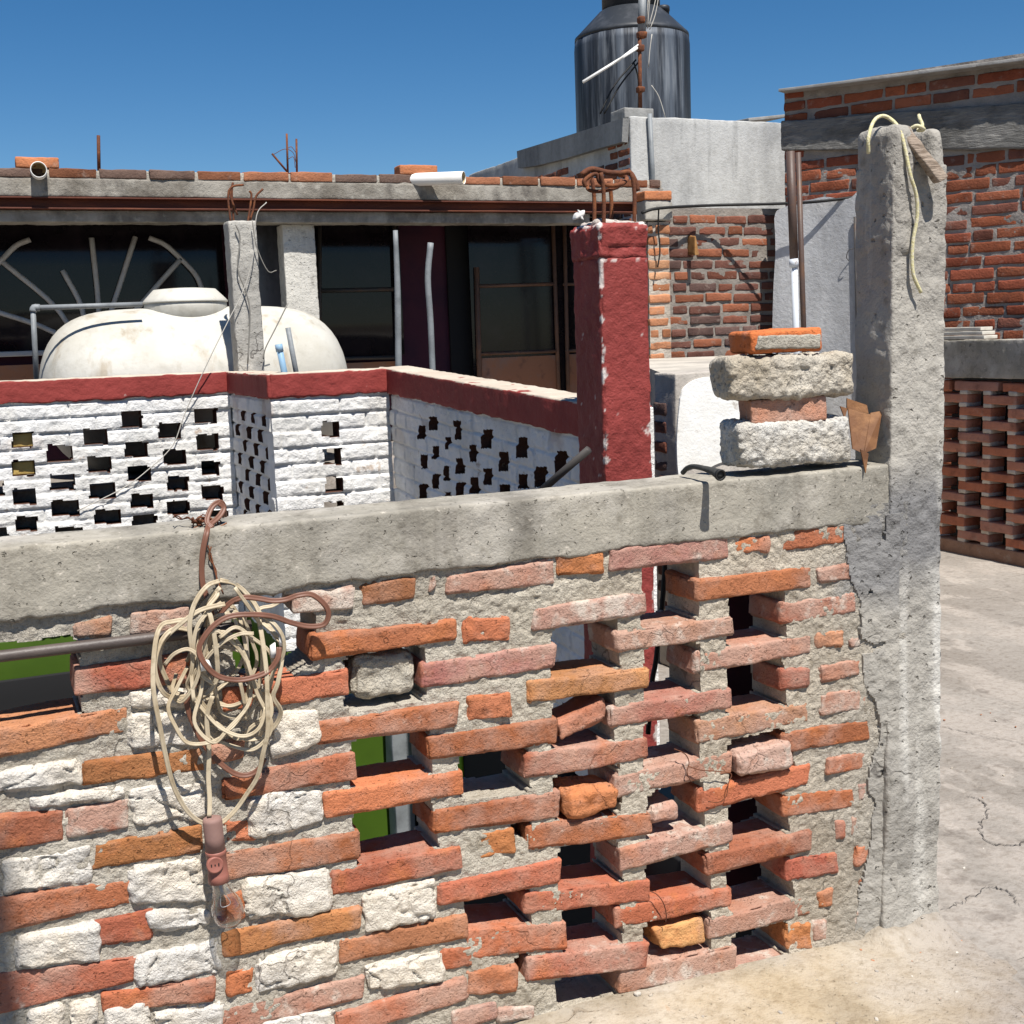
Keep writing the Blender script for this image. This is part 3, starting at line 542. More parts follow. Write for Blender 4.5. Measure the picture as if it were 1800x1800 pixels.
# ---------------------------------------------------------------- cords, socket and bulb
def c1(x,y,off): return onY(x/2.5714,850+y/2.5714,YF-off)
prof8=[(-1.0,-.32),(-.75,-.5),(-.35,-.48),(0,-.28),(.35,-.48),(.75,-.5),(1.0,-.32),(1.0,.32),(.75,.5),(.35,.48),(0,.28),(-.35,.48),(-.75,.5),(-1.0,.32)]
loops=[
 [(990,440),(930,465),(880,540),(860,640),(868,760),(878,880),(895,1000),(960,1075),(1040,1125),(1130,1155),(1200,1140),(1250,1090),(1272,1030),(1240,965),(1255,900),(1270,820),(1275,740),(1240,680),(1180,600),(1140,530),(1070,460),(995,442)],
 [(1015,545),(900,575),(800,640),(740,720),(718,800),(745,880),(790,940),(860,970),(940,950),(975,880),(985,800),(972,690),(950,610),(940,560),(985,500),(975,470)],
 [(1000,470),(930,540),(870,600),(790,618),(735,640),(702,700),(696,830),(698,950),(720,1100),(750,1230),(790,1370),(850,1480),(920,1535),(990,1535),(1060,1475),(1120,1405),(1160,1320),(1190,1230),(1207,1120),(1212,1000),(1200,850),(1188,720),(1175,610)],
 [(860,660),(800,650),(745,690),(712,760),(705,850),(730,930),(780,970),(870,960)],
 [(960,960),(935,1060),(945,1200),(942,1330),(948,1430),(946,1505)],
 [(1105,600),(1140,720),(1165,800),(1130,900),(1105,1010),(1060,1080),(1000,1145),(930,1180),(850,1165),(795,1100),(765,1010),(800,920),(850,820)],
 [(950,985),(1040,1000),(1130,965),(1190,930),(1222,970),(1222,1040),(1190,1100),(1170,1140)],
 [(1190,600),(1245,640),(1285,700),(1275,770),(1235,850),(1195,950),(1180,1060)],
 [(880,980),(870,850),(880,700),(905,620),(960,560),(1010,560)],
 [(905,760),(930,660),(950,560),(920,600),(890,700),(905,850),(960,900)],
 [(740,820),(790,770),(860,750),(900,800),(880,900),(820,990),(780,940),(800,860)],
 [(1060,470),(1130,560),(1170,640),(1190,760),(1170,900),(1120,1060),(1110,1000),(1090,900)],
 [(1280,530),(1230,555),(1180,570),(1150,600),(1200,640),(1260,690)],
]
random.seed(19)
for k in range(7):                                       # the inner turns of the tangle
    cx=random.uniform(930,1080); cy=random.uniform(720,960); a=random.uniform(90,170); b=random.uniform(170,330); ph=random.uniform(0,6.28); tl=random.uniform(-.25,.25); n=random.randint(9,14)
    loops.append([(cx+a*math.cos(ph+.62*m)*(1+.18*math.sin(m*2.1+k))+tl*b*math.sin(ph+.62*m)+random.uniform(-18,18),cy+b*math.sin(ph+.62*m)+random.uniform(-22,22)) for m in range(n)])
mb=MB(); random.seed(11)
for i,l in enumerate(loops):
    n=len(l); offs=[.026+.020*math.sin(i*1.9+k*.55)+.007*(i%3) for k in range(n)]
    if i==4: offs=[.045,.04,.036,.036,.04,.046]
    P=[c1(x+random.uniform(-5,5),y+random.uniform(-6,6),o) for (x,y),o in zip(l,offs)] if i!=4 else [c1(x,y,o) for (x,y),o in zip(l,offs)]
    mb.add(*tube(P,(.0041 if i in(0,1,2,3,4) else .0033),0,6,prof8,(0,-.6,.25)))
cc=build('cream_cord_coil',mb,M['cream_cord']); tag(cc,'tangled coil of cream flat electric cord hanging from the wall cap','electric cord')
for (pts,o) in [([(1222,735),(1245,720),(1250,790),(1225,788)],.052),([(905,795),(945,800),(962,838),(910,850)],.06),([(1262,690),(1285,690),(1288,730),(1265,735)],.05)]:
    build('tape_wrap',MB().add(*prism([c1(x,y,o) for x,y in pts],(0,.006,0))),M['white_tape'],cc)
mb=MB()
br=[([(1015,150),(1008,95),(985,85),(955,110),(935,170),(960,200)],[-.05,-.035,-.03,-.025,-.01,.0]),
    ([(985,85),(1010,110),(990,150),(945,190),(932,230),(916,310),(912,400),(920,470),(945,540),(960,600)],[-.03,-.03,-.02,-.005,.012,.016,.016,.018,.02,.02]),
    ([(985,600),(1040,540),(1100,515),(1170,520),(1230,530),(1290,525),(1350,505),(1410,503),(1465,545),(1485,590),(1465,635),(1400,646),(1320,630),(1230,600),(1130,592),(1040,600),(975,635),(925,690),(900,750),(925,815),(985,870),(1070,888),(1150,875),(1215,845),(1255,790),(1262,740)],[.03,.035,.04,.04,.042,.045,.05,.05,.05,.05,.05,.05,.05,.052,.055,.055,.055,.055,.055,.06,.06,.06,.06,.055,.055,.05]),
    ([(905,880),(850,960),(850,1020),(885,1110),(930,1190),(990,1260),(1060,1310),(1120,1318),(1170,1290),(1195,1240)],[.03,.03,.028,.026,.026,.026,.028,.03,.032,.035])]
for l,o in br: mb.add(*tube([c1(x,y,k) for (x,y),k in zip(l,o)],.0048,0,7,prof8,(0,-.7,.3)))
o=build('brown_cord',mb,M['brown_cord']); tag(o,'brown electric cord looped over the cap and through the cream cord coil','electric cord')
# lamp holder
oy=.044
def s5(x,y,off=oy): return onY(x/4,1350+y/4,YF-off)
top=s5(1490,345); bot=s5(1540,800); ax=bot-top; L=np.linalg.norm(ax); ax/=L
lh=thing('lamp_holder','faded brown lamp holder with a clear bulb hanging from the cream cord','lamp',bot)
def lpart(name,prof,mat_,par,n=28): return build(name,MB().add(*lathe([(r,h*L) for r,h in prof],top,ax,n)),mat_,par)
lpart('shell_top',[(.004,0),(.012,.005),(.0165,.02),(.0175,.06),(.0172,.30),(.0178,.50)],M['bakelite_dull'],lh)
body=lpart('shell_body',[(.0182,.505),(.0188,.52),(.0188,.56),(.0178,.57),(.0180,.86),(.0186,.87),(.0192,.90),(.0192,.99),(.0165,1.0)],M['bakelite'],lh)
oc=s5(1510,680,oy+.0165); nn=np.array([.05,-1,.1]); 
outl=build('outlet',MB().add(*lathe([(.0150,-.003),(.0150,.003),(.0135,.005),(.012,.0042),(.0001,.004)],oc,nn,28,False)),M['bakelite'],lh)
mb=MB()
for dx in (-.0065,0,.0065):
    c=oc+np.array([dx,-.0046,.0006]); V,Fc=rblock(boxc(c[0]-.0011,c[0]+.0011,c[1]-.0004,c[1]+.0004,c[2]-(.0028 if dx else .0016),c[2]+(.0028 if dx else .0016)),r=.0003,amp=0,amp2=0); mb.add(V,Fc)
build('slot',mb,M['black'],outl,smooth=False)
pr=[(.0135,-.012),(.0138,.0),(.0150,.012),(.0195,.026),(.0255,.040),(.0285,.054),(.0275,.068),(.0222,.080),(.012,.0875),(.0002,.090)]
pr=[tuple(p) for p in catmull(np.array(pr),4)]
axb=ax*.985+np.array([.16,-.02,0]); axb/=np.linalg.norm(axb)
bulb=build('bulb',MB().add(*lathe(pr,bot,axb,36,False)),M['glass'],lh)
mb=MB(); mb.add(*lathe([(.0035,-.01),(.003,.018),(.0045,.024)],bot,axb,10))
side=np.cross(axb,[0,1,0]); side/=np.linalg.norm(side)
mb.add(*tube([bot+axb*.02-side*.002,bot+axb*.045-side*.009,bot+axb*.05,bot+axb*.045+side*.009,bot+axb*.02+side*.002],.0007,5,4)); build('filament_mount',mb,M['alu'],bulb)
# rusty twisted wires over the cap
mb=MB(); random.seed(21)
for k in range(15):
    x0=random.uniform(850,990); yy=random.uniform(165,235); pts=[]
    dx=random.uniform(-90,120); 
    for s in range(5):
        f=s/4; pts.append(c1(x0+dx*f+random.uniform(-16,16),yy-20*f+random.uniform(-14,14)-(25 if k%3==0 else 0)*math.sin(f*3),-.06+.05*random.random()))
    mb.add(*tube(pts,.0013 if k>4 else .0022,5,4))
mb.add(*tube([c1(940,280,.013),c1(955,330,.012),c1(970,390,.014),c1(985,440,.02),c1(1010,500,.02)],.0015,5,4)); mb.add(*tube([c1(955,285,.014),c1(945,335,.014),c1(975,385,.013),c1(980,440,.02),c1(990,500,.02)],.0013,5,4))
o=build('tie_wire',mb,M['rust']); tag(o,'bunch of rusty twisted tie wire on the wall cap above the cord coil','wire')
# thin rusty wires dangling over bricks
mb=MB()
mb.add(*tube([PF(*tp(8,140,65),YF-.006),PF(*tp(8,215,100),YF-.012),PF(*tp(8,245,160),YF-.012),PF(*tp(8,230,230),YF-.01),PF(*tp(8,260,300),YF-.01)],.0012,5,5))
mb.add(*tube([PF(*tp(8,245,190),YF-.01),PF(*tp(8,330,215),YF-.012),PF(*tp(8,430,222),YF-.012),PF(*tp(8,540,240),YF-.01),PF(*tp(8,520,310),YF-.012),PF(*tp(8,505,400),YF-.012),PF(*tp(8,450,440),YF-.01),PF(*tp(8,380,435),YF-.01)],.0012,5,5))
o=build('thin_wire',mb,M['rust']); tag(o,'thin rusty wire hanging in curls over the lattice bricks left of the column','wire')
mb=MB().add(*tube([PF(*tp(7,1370,865),YF-.004),PF(*tp(7,1420,890),YF-.014),PF(*tp(7,1465,950),YF-.016),PF(*tp(7,1485,1030),YF-.012),PF(*tp(7,1480,1085),YF-.008)],.0012,5,5))
o=build('thin_wire',mb,M['rust']); tag(o,'short bent rusty wire sticking from a joint above the wedge-shaped brick piece','wire')

# rope and wood on the column head
z4=lambda x,y,off: onY(1250+x/3.2727,50+y/3.2727,YF-off)
mb=MB()
mb.add(*tube([z4(905,720,.0),z4(905,630,.005),z4(935,535,-.01),z4(985,503,-.03),z4(1040,528,-.02),z4(1085,585,.01),z4(1115,690,.022),z4(1145,840,.03),z4(1178,950,.03),z4(1186,1080,.028),z4(1162,1220,.026),z4(1156,1340,.026),z4(1168,1430,.028),z4(1208,1520,.03)],.0042,8,6))
mb.add(*tube([z4(1150,575,.0),z4(1185,560,.01),z4(1225,580,.005),z4(1190,585,.0),z4(1215,560,-.01),z4(1200,520,-.02),z4(1195,500,-.03)],.0042,8,5))
o=build('rope',mb,M['rope']); tag(o,'yellowish rope draped over the split top of the concrete column','rope')
a=z4(1115,575,.01); b=z4(1345,868,.06); d=b-a; w=np.array([d[2],0,-d[0]]); w/=np.linalg.norm(w)
V,Fc=rblock(orientc(a-w*.012,d,(0,.022,0),w*.026),step=.006,r=.004,amp=.004,freq=30,seed=77,maxn=40)
o=build('wood_stick',MB().add(V,Fc),M['wood']); tag(o,'weathered grey stick of wood poking out of the split column top','wood')
# unseen tall pier added behind the photographer's left shoulder: it throws the dark strip at the lower left of the near wall
V,Fc=rblock(boxc(-.55,.066,-.50,-.33,0,5.42),step=.06,r=.01,amp=.006,seed=5,maxn=60)
o=build('shadow_pier',MB().add(V,Fc,(.42,.40,.36,1)),M['plaster']); tag(o,'unseen tall grey rendered pier added to cast shade on the near wall','pier')
# ================================================================ COURTYARD BEHIND THE WALL
SC='#'
XR=1.83; Y1=6.7; Y2=5.7; XT=1.25
lw=thing('openwork_parapet','whitewashed openwork brick parapet with red painted cap around the light well','wall',(1.2,6.2,0))
def rect_px(cx,cy,w,h): return [(cx-w/2,cy-h/2),(cx+w/2,cy-h/2),(cx+w/2,cy+h/2),(cx-w/2,cy+h/2)]
def courses(u,z,P,c=.0765,L=.29,amp=.013,jw=.014):
    k=np.floor(z/c); f=z-k*c; jz=np.clip(1-np.minimum(f,c-f)/(jw*.6),0,1)
    uu=u+.5*L*(k%2)+.03*np.sin(k*7.3); g=np.abs((uu/L)-np.round(uu/L))*L; ju=np.clip(1-g/(jw*.6),0,1)
    return -amp*np.maximum(jz,ju)+.007*fbm(P,12,3,4)+.005*fbm(P,45,2,9)+.012*(_hash(k.astype(np.int64),np.floor(uu/L+.5).astype(np.int64),(k*0).astype(np.int64),3))*.5
def white_tint(u,v,P):
    n=fbm(P,5,3,77); w=np.clip((n-.28)/.12,0,1)*np.clip((P[:,2]-.95)/.2,0,1)*.5
    c=np.array((.70,.69,.67))*(1-w[:,None])+np.array((.42,.28,.20))*w[:,None]
    return np.concatenate([c,np.ones((len(P),1))],1)
zb=.02
mbw=MB()
H1=[(168,768,42,27),(105,797,44,30),(232,737,36,30),(299,757,40,27),(362,731,40,26),(365,777,39,28),(240,790,40,27),(307,803,40,26),(175,816,42,27),(370,823,33,25),(244,832,42,27),(110,847,44,27),(180,863,46,28),(313,850,38,25),(374,866,38,25),(250,880,40,26),(115,893,48,28),(313,893,40,25),(190,908,46,26),(47,920,38,26),(255,918,44,24),(40,774,36,27),(41,823,40,29),(43,873,40,28),(385,908,36,22),(121,938,48,24)]
X0=-.7
def mk(poly_list,x0,z0):
    def f(cu,cv):
        x=cu+x0; z=cv+z0; o=np.zeros(x.shape,bool); P=np.stack([x.ravel(),x.ravel()*0,z.ravel()],1)
        dx=(.0045*fbm(P,25,2,2)).reshape(x.shape); dz=(.0045*fbm(P,25,2,6)).reshape(x.shape)
        for p in poly_list: o|=inpoly(x+dx,z+dz,p)
        return o
    return f
pl=[[(lambda p:(p[0],p[2]))(onY(a,b,Y1)) for a,b in rect_px(*h)] for h in H1]
# the run left of the picture keeps the same pattern
for k in range(6):
    for r in range(6): pl.append([(-.12-.28*k+.14*(r%2)-.06,.42+.118*r),(-.12-.28*k+.14*(r%2)+.06,.42+.118*r),(-.12-.28*k+.14*(r%2)+.06,.495+.118*r),(-.12-.28*k+.14*(r%2)-.06,.495+.118*r)])
V,Fc,t=gridslab((X0,Y1,zb),(1,0,0),(0,0,1),(0,-1,0),XT+.0-X0,1.25-zb,.0085,mk(pl,X0,zb),lambda u,v,P:courses(P[:,0],P[:,2],P),.13,white_tint,True,(.10,.045,.03,1)); mbw.add(V,Fc,t)
H2=[(581,754,32,28),(585,803,32,28),(587,852,32,27),(588,893,34,22)]
pl=[[(lambda p:(p[0],p[2]))(onY(a,b,Y2)) for a,b in rect_px(*h)] for h in H2]
V,Fc,t=gridslab((XT,Y2,zb),(1,0,0),(0,0,1),(0,-1,0),XR-XT+.0,1.25-zb,.0075,mk(pl,XT,zb),lambda u,v,P:courses(P[:,0],P[:,2],P),.13,white_tint,True,(.10,.045,.03,1)); mbw.add(V,Fc,t)
# return between the two runs (looks left)
pl=[]
for r in range(12):
    for k in range(3):
        y=Y2+.16+.27*k+.135*(r%2); z=1.15-.077*r; pl.append([(y-.05,z-.058),(y+.05,z-.058),(y+.05,z),(y-.05,z)])
def swapy(polys):
    def f(cu,cv):
        y=Y1-cu; z=cv+zb; o=np.zeros(y.shape,bool)
        for p in polys: o|=inpoly(y,z,p)
        return o
    return f
V,Fc,t=gridslab((XT,Y1+.13,zb),(0,-1,0),(0,0,1),(-1,0,0),Y1+.13-Y2-.03,1.25-zb,.0085,swapy([[(a-.13,b) for a,b in p] for p in pl]),lambda u,v,P:courses(P[:,1],P[:,2],P),.12,white_tint,True,(.10,.045,.03,1)); mbw.add(V,Fc,t)
# long run coming towards the red pillar
YE=3.42; SL=.044
HB=[(410,1400,48,74),(360,1440,40,72),(527,1430,42,104),(474,1490,32,66),(657,1470,56,102),(600,1535,40,92),(815,1508,62,112),(735,1572,56,104),(992,1575,64,120),(420,1532,36,70),(370,1573,40,76),(536,1592,42,84),(480,1625,36,80),(664,1640,50,90),(603,1680,50,90),(430,1662,36,80),(377,1707,40,80),(541,1700,40,80),(820,1662,56,78),(897,1642,60,110),(740,1696,60,50),(485,1730,36,50)]
pb=[]
for cx,cy,w,h in HB:
    q=[onX(600+a/2.5714,200+b/2.5714,XR) for a,b in rect_px(cx,cy,w*.84,h*.84)]
    pb.append([(Y2-p[1],p[2]+SL*(Y2-p[1])) for p in q])
for k in range(5):
    for r in range(2): pb.append([(.4+.36*k+.18*r,.18+.1*r),(.56+.36*k+.18*r,.18+.1*r),(.56+.36*k+.18*r,.25+.1*r),(.4+.36*k+.18*r,.25+.1*r)])
def hb(cu,cv):
    z=cv+zb; o=np.zeros(cu.shape,bool); P=np.stack([cu.ravel(),cu.ravel()*0,z.ravel()],1); dz=(.0014*fbm(P,60,2,6)).reshape(z.shape)
    for p in pb: o|=inpoly(cu+dz,z+dz,p)
    return o
V,Fc,t=gridslab((XR,Y2,zb),(0,-1,-SL),(0,0,1),(-1,0,0),Y2-YE,1.25-zb,.004,hb,lambda u,v,P:courses(P[:,1],v+zb,P,amp=.009),.13,white_tint,True,(.10,.045,.03,1)); mbw.add(V,Fc,t)
build('painted_brickwork',mbw,M['white_paint'],lw)
M['cap_paint']=mat('red_paint_on_concrete',attr=True,rough=.75,spec=.25,layers=[((.7,.68,.66),5,.4,.65,.6,'MULTIPLY'),((.55,.45,.40),30,.68,.76,.6)],bumps=[(40,.005)])
mbc=MB()
def capt(V,zfun):
    top=V[:,2]>zfun(V)-.004+.006*fbm(V,14,2,8)
    c=np.where(top[:,None],np.array((.50,.43,.35)),np.array((.25,.042,.036))); return np.concatenate([c,np.ones((len(V),1))],1)
def capblock(c8,zf,s):
    V,Fc=rblock(c8,step=.014,r=.008,amp=.004,freq=6,amp2=.003,freq2=35,seed=s,maxn=140); T=capt(V,zf)
    lo=(T[:,0]<.4)&(V[:,2]<zf(V)-.07); V[lo,2]+=.012*fbm(V[lo],18,3,5)
    mbc.add(V,Fc,T)
zc=1.348
capblock(boxc(X0,XT-.01,Y1-.012,Y1+.15,1.232,zc),lambda V:zc,1)
capblock(boxc(XT-.012,XT+.14,Y2-.008,Y1+.148,1.231,zc-.002),lambda V:zc-.002,2)
capblock(boxc(XT+.0,XR+.14,Y2-.013,Y2+.14,1.233,zc+.001),lambda V:zc+.001,3)
sl=lambda y:zc-SL*(Y2-y)
c8=boxc(XR-.012,XR+.15,YE,Y2+.12,0,0)
for i in (0,1):
    for j in (0,1):
        y=c8[i,j,0,1]; c8[i,j,0,2]=sl(y)-.118; c8[i,j,1,2]=sl(y)
capblock(c8,lambda V:sl(V[:,1]),4)
build('red_cap',mbc,M['cap_paint'],lw)
for cx,cy,l in ((40,774,'upper'),(41,823,'lower')):
    p=onY(cx-18,cy+13,Y1+.03); q=onY(cx+18,cy-13,Y1+.03)
    V,Fc=rblock(boxc(p[0],q[0],Y1+.03,Y1+.12,p[2],q[2]),step=.02,amp=.003,seed=cx)
    o=build('foam_block',MB().add(V,Fc),M['tile_yellow'] if 'tile_yellow' in M else M.setdefault('tile_yellow',mat('yellowed_foam',(.50,.36,.12),rough=.9,layers=[((.7,.65,.55),12,.45,.65,.6,'MULTIPLY')],bumps=[(60,.004)])))
    tag(o,l+' yellowish block plugging an opening of the white parapet','block','yellow blocks in the white parapet')
# lower storey of the light well
gw=thing('courtyard_wall','lime green lower wall of the light well seen through the openings','wall',(.6,Y1,-2.6))
V,Fc=rblock(boxc(X0,XT,Y1+.004,Y1+.2,-2.6,zb-.004),step=.15,amp=.004); build('wall',MB().add(V,Fc),M['green'],gw)
mb=MB(); V,Fc=rblock(boxc(XT,XR,Y2+.004,Y2+.2,-2.6,zb-.004),step=.1,amp=.004); mb.add(V,Fc)
V,Fc=rblock(boxc(XT+.006,XT+.13,Y2+.21,Y1-.004,-2.6,zb-.004),step=.1,amp=.004); mb.add(V,Fc); build('corner_wall',mb,M['green'],gw)
mb=MB(); V,Fc=rblock(boxc(XR+.004,XR+.2,2.36,Y2-.004,-2.6,zb-.14),step=.15,amp=.004); mb.add(V,Fc); build('side_wall',mb,M['dark'],gw)  # side wall painted near black as the shade inside the well
V,Fc=rblock(boxc(XR-.012,XR+.004,4.9,Y2-.01,-.85,-.1),step=.1,amp=.002); build('sunlit_panel',MB().add(V,Fc),M['green_sunlit'],gw)  # painted lit section of the green wall
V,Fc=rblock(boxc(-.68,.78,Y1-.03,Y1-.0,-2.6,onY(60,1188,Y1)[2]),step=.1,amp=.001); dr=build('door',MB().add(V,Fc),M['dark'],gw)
V,Fc=rblock(boxc(.80,XT-.0,Y1-.03,Y1,-2.6,-1.1),step=.1,amp=.001); build('door',MB().add(V,Fc),M['dark'],gw)  # near-black panel added as painted shade low on the wall
V,Fc=rblock(boxc(XT+.02,XR-.13,Y2-.03,Y2,-2.6,-1.1),step=.1,amp=.001); build('door',MB().add(V,Fc),M['dark'],gw)  # another added dark panel, shade painted below the green
V,Fc=rblock(boxc(XR-.12,XR-.02,Y2-.14,Y2-.02,-2.6,.0),step=.05,amp=.003); o=build('steel_post',MB().add(V,Fc),M['steel_grey']); tag(o,'grey post standing in the lower corner of the light well','post')
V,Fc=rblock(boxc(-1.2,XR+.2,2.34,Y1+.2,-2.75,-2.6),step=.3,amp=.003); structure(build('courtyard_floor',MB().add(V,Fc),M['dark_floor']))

# concrete post standing on the parapet
a=onY(397,378,Y1); b=onY(455,378,Y1); c=onY(408,640,Y1); d=onY(462,640,Y1)
xa=(a[0]+c[0])/2+.0; xb=(b[0]+d[0])/2
cp=thing('concrete_post','slim grey concrete post with bent rebar on top, rising from the white parapet','post',((xa+xb)/2,Y1+.06,zc))
V,Fc=rblock(boxc(xa+.02,xb-.005,Y1-.005,Y1+.14,zc-.02,a[2]-.03),step=.014,r=.008,amp=.007,freq=9,amp2=.003,freq2=50,seed=8,maxn=80)
build('shaft',MB().add(V,Fc,(.40,.385,.35,1)),M['column'],cp)
zt2=a[2]-.04
for k,(dx,dy,pts) in enumerate([(.03,.03,[(0,0,0),(-.005,0,.14),(.02,0,.19),(.08,-.01,.20)]),(.06,.1,[(0,0,0),(.0,0,.17),(.01,0,.22),(-.01,-.01,.15),(.02,-.01,.05)]),(.12,.03,[(0,0,0),(.02,0,.09),(.03,0,.15),(.02,0,.17)]),(.14,.1,[(0,0,0),(.03,0,.08),(.05,0,.15),(.09,.0,.19)])]):
    P=[(xa+.01+dx+p[0],Y1+dy+p[1],zt2+p[2]) for p in pts]; build('rebar',MB().add(*tube(P,.006,6,5)),M['rust'],cp)
# loose wire over the white parapet
w1=lambda x,y,yy: onY(x/2.5714,200+y/2.5714,yy)
o=build('slack_wire',MB().add(*tube([w1(1205,400,6.66),w1(1160,460,6.66),w1(1145,640,6.66),w1(1100,800,6.66),w1(1040,920,6.65),w1(960,1080,6.64),w1(890,1230,6.66),w1(830,1370,6.68),w1(780,1500,6.68),w1(680,1600,6.68),w1(560,1690,6.68),w1(350,1795,6.68)],.0028,5,6)),M['wire_pale']); tag(o,'pale slack wire hanging from the post across the white openwork parapet','wire')
mb=MB().add(*tube([w1(1065,500,6.67),w1(1085,560,6.67),w1(1075,700,6.67),w1(1110,800,6.67),w1(1130,900,6.67),w1(1120,1130,6.67)],.004,5,5)); mb.add(*tube([w1(1140,480,6.66),w1(1160,600,6.66),w1(1210,710,6.66),w1(1250,708,6.66)],.003,5,5)); mb.add(*tube([w1(1300,860,6.66),w1(1240,980,6.66),w1(1200,1060,6.66),w1(1190,1110,6.67)],.0035,5,5))
o=build('slack_wire',mb,M['wire']); tag(o,'dark wires straggling down the front of the slim concrete post','wire')
# stub pipes behind the cap
o=build('pipe_stub',MB().add(*tube([onY(491,612,5.95),onY(507,690,5.95)],.016,10)).add(*tube([onY(489.5,605,5.95),onY(492,618,5.95)],.019,10)),M['blue_pvc']); tag(o,'pale blue pipe stub sticking up behind the red cap','pipe')
o=build('pipe_stub',MB().add(*tube([onY(506,576,5.97),onY(527,690,5.97)],.013,10)),M['steel_grey']); tag(o,'dark grey pipe stub leaning beside the blue one behind the red cap','pipe')
o=build('tall_pipe',MB().add(*tube([onY(695,405,6.3),onY(699,520,6.3),onY(701,700,6.3)],[.013,.017,.019],10,4)),M['steel_grey']); tag(o,'straight grey pipe standing in front of the glazed window behind the red cap','pipe')
o=build('tall_pipe',MB().add(*tube([onY(757,427,6.3),onY(752,490,6.3),onY(757,570,6.3),onY(763,720,6.3)],.017,10,5)),M['steel_grey']); tag(o,'bent grey pipe standing in front of the dark maroon wall','pipe')

# red pillar
px0,px1,py0,py1=1.738,1.902,3.30,3.485
rp=thing('red_pillar','dark red painted concrete pillar with rusty bent rebar on its head','pillar',((px0+px1)/2,3.39,-2.6))
zt3=onY(1100,392,3.3)[2]; zcol=onY(1100,456,3.3)[2]
def ptint(V):
    n=fbm(V,42,3,91); e=np.exp(-((V[:,0]-px0)**2+(V[:,1]-py0)**2)/.00012)*1.1+np.exp(-((V[:,2]-zcol)/.006)**2)*.75+np.clip((V[:,2]-zt3+.03)/.03,0,1)*.8+.35*np.exp(-((V[:,0]-px1)**2)/.0001)
    e+=np.exp(-((V[:,0]-px0-.10)**2/.0003+(V[:,2]-1.16)**2/.003))*.6+.5*np.clip((V[:,0]-px1+.03)/.02,0,1)*np.clip((1.22-V[:,2])/.02,0,1)
    w=np.clip((n*1.5+e-.95)/.18,0,1)[:,None]
    c=np.array((.245,.042,.036))*(1-w)+np.array((.62,.56,.52))*w
    return np.concatenate([c,np.ones((len(V),1))],1)
mb=MB(); V,Fc=rblock(boxc(px0,px1,py0,py1,-2.6,-.1),step=.05,r=.007,amp=.004,seed=2); mb.add(V,Fc,ptint(V))
V,Fc=rblock(boxc(px0,px1,py0,py1,-.09,zcol+.01),step=.007,r=.006,amp=.004,freq=8,amp2=.0025,freq2=40,seed=2,maxn=260,chip=.006); mb.add(V,Fc,ptint(V))
V,Fc=rblock(boxc(px0-.006,px1+.0,py0-.006,py1+.006,zcol,zt3),step=.007,r=.012,amp=.012,freq=16,amp2=.003,freq2=50,seed=12,maxn=60,chip=.008)
k=(V[:,0]>px0+.03)&(V[:,2]<zcol+.04); V[k,1]+=.006; mb.add(V,Fc,ptint(V))
build('shaft',mb,M['red_paint'],rp)
mb=MB(); V,Fc=rblock(boxc(px0+.02,px1-.02,py0+.02,py1-.02,zt3-.02,zt3+.012),step=.012,r=.01,amp=.012,freq=22,seed=31); mb.add(V,Fc,(.45,.40,.36,1)); build('broken_head',mb,M['column'],rp)
for dx,dy,h in ((.03,.03,.15),(.055,.14,.15),(.115,.14,.14),(.135,.03,.15)):
    build('rebar',MB().add(*tube([(px0+dx,py0+dy,zt3-.02),(px0+dx+.003,py0+dy,zt3+h*.6),(px0+dx-.004,py0+dy,zt3+h)],.0065,7,4)),M['rust'],rp)
mb=MB(); q=lambda x,y,yy=3.34: onY(600+x/2.5714,200+y/2.5714,yy)
mb.add(*tube([q(1085,275),q(1130,250),q(1200,265),q(1260,268),q(1300,265),q(1325,300),q(1340,350)],.0085,7,5))
mb.add(*tube([q(1105,330),q(1100,300),q(1150,270),q(1170,310),q(1220,325),q(1270,315),q(1290,290,3.42),q(1240,270,3.42)],.007,7,5))
mb.add(*tube([q(1145,260,3.4),q(1115,310,3.4),q(1120,345,3.38),q(1180,350,3.36),q(1250,330,3.36),q(1265,300,3.4)],.006,7,5)); 
build('tie_hoop',mb,M['rust'],rp)
mb=MB(); V,Fc=rblock(orientc(q(1060,480,3.33),(.03,0,.012),(0,.03,0),(.005,0,.02)),step=.01,amp=.003,seed=4); mb.add(V,Fc)
V,Fc=rblock(orientc(q(1085,475,3.33),(.010,0,-.004),(0,.006,0),(-.012,0,.028)),step=.01,amp=.001,seed=5); mb.add(V,Fc)
o=build('plaster_scrap',mb,M['white_tape']); tag(o,'white scraps lying on the left edge of the red pillar head','scrap')
p=onY(1128,715,3.37); p2=onY(1150,715,3.37)
V,Fc=rblock(boxc(1.905,1.952,3.37,3.45,-.02,onY(1135,716,3.37)[2]),step=.03,r=.004,amp=.002,seed=6); o=build('white_post',MB().add(V,Fc,(.72,.71,.69,1)),M['white_paint']); tag(o,'narrow white painted post right behind the red pillar','post')
o=build('black_cable',MB().add(*tube([onY(1178,880,2.5),onY(1170,980,2.5),onY(1164,1060,2.5),onY(1153,1160,2.5),onY(1146,1200,2.5),onY(1139,1290,2.5)],.0065,7,5)),M['black']); tag(o,'black cable hanging behind the lattice openings of the near wall','cable')
o=build('dark_bar',MB().add(*tube([onY(945,868,3.36),onY(1035,790,3.2)],.012,8)),M['frame_dark']); tag(o,'dark bar leaning between the white parapet and the red pillar foot','bar')

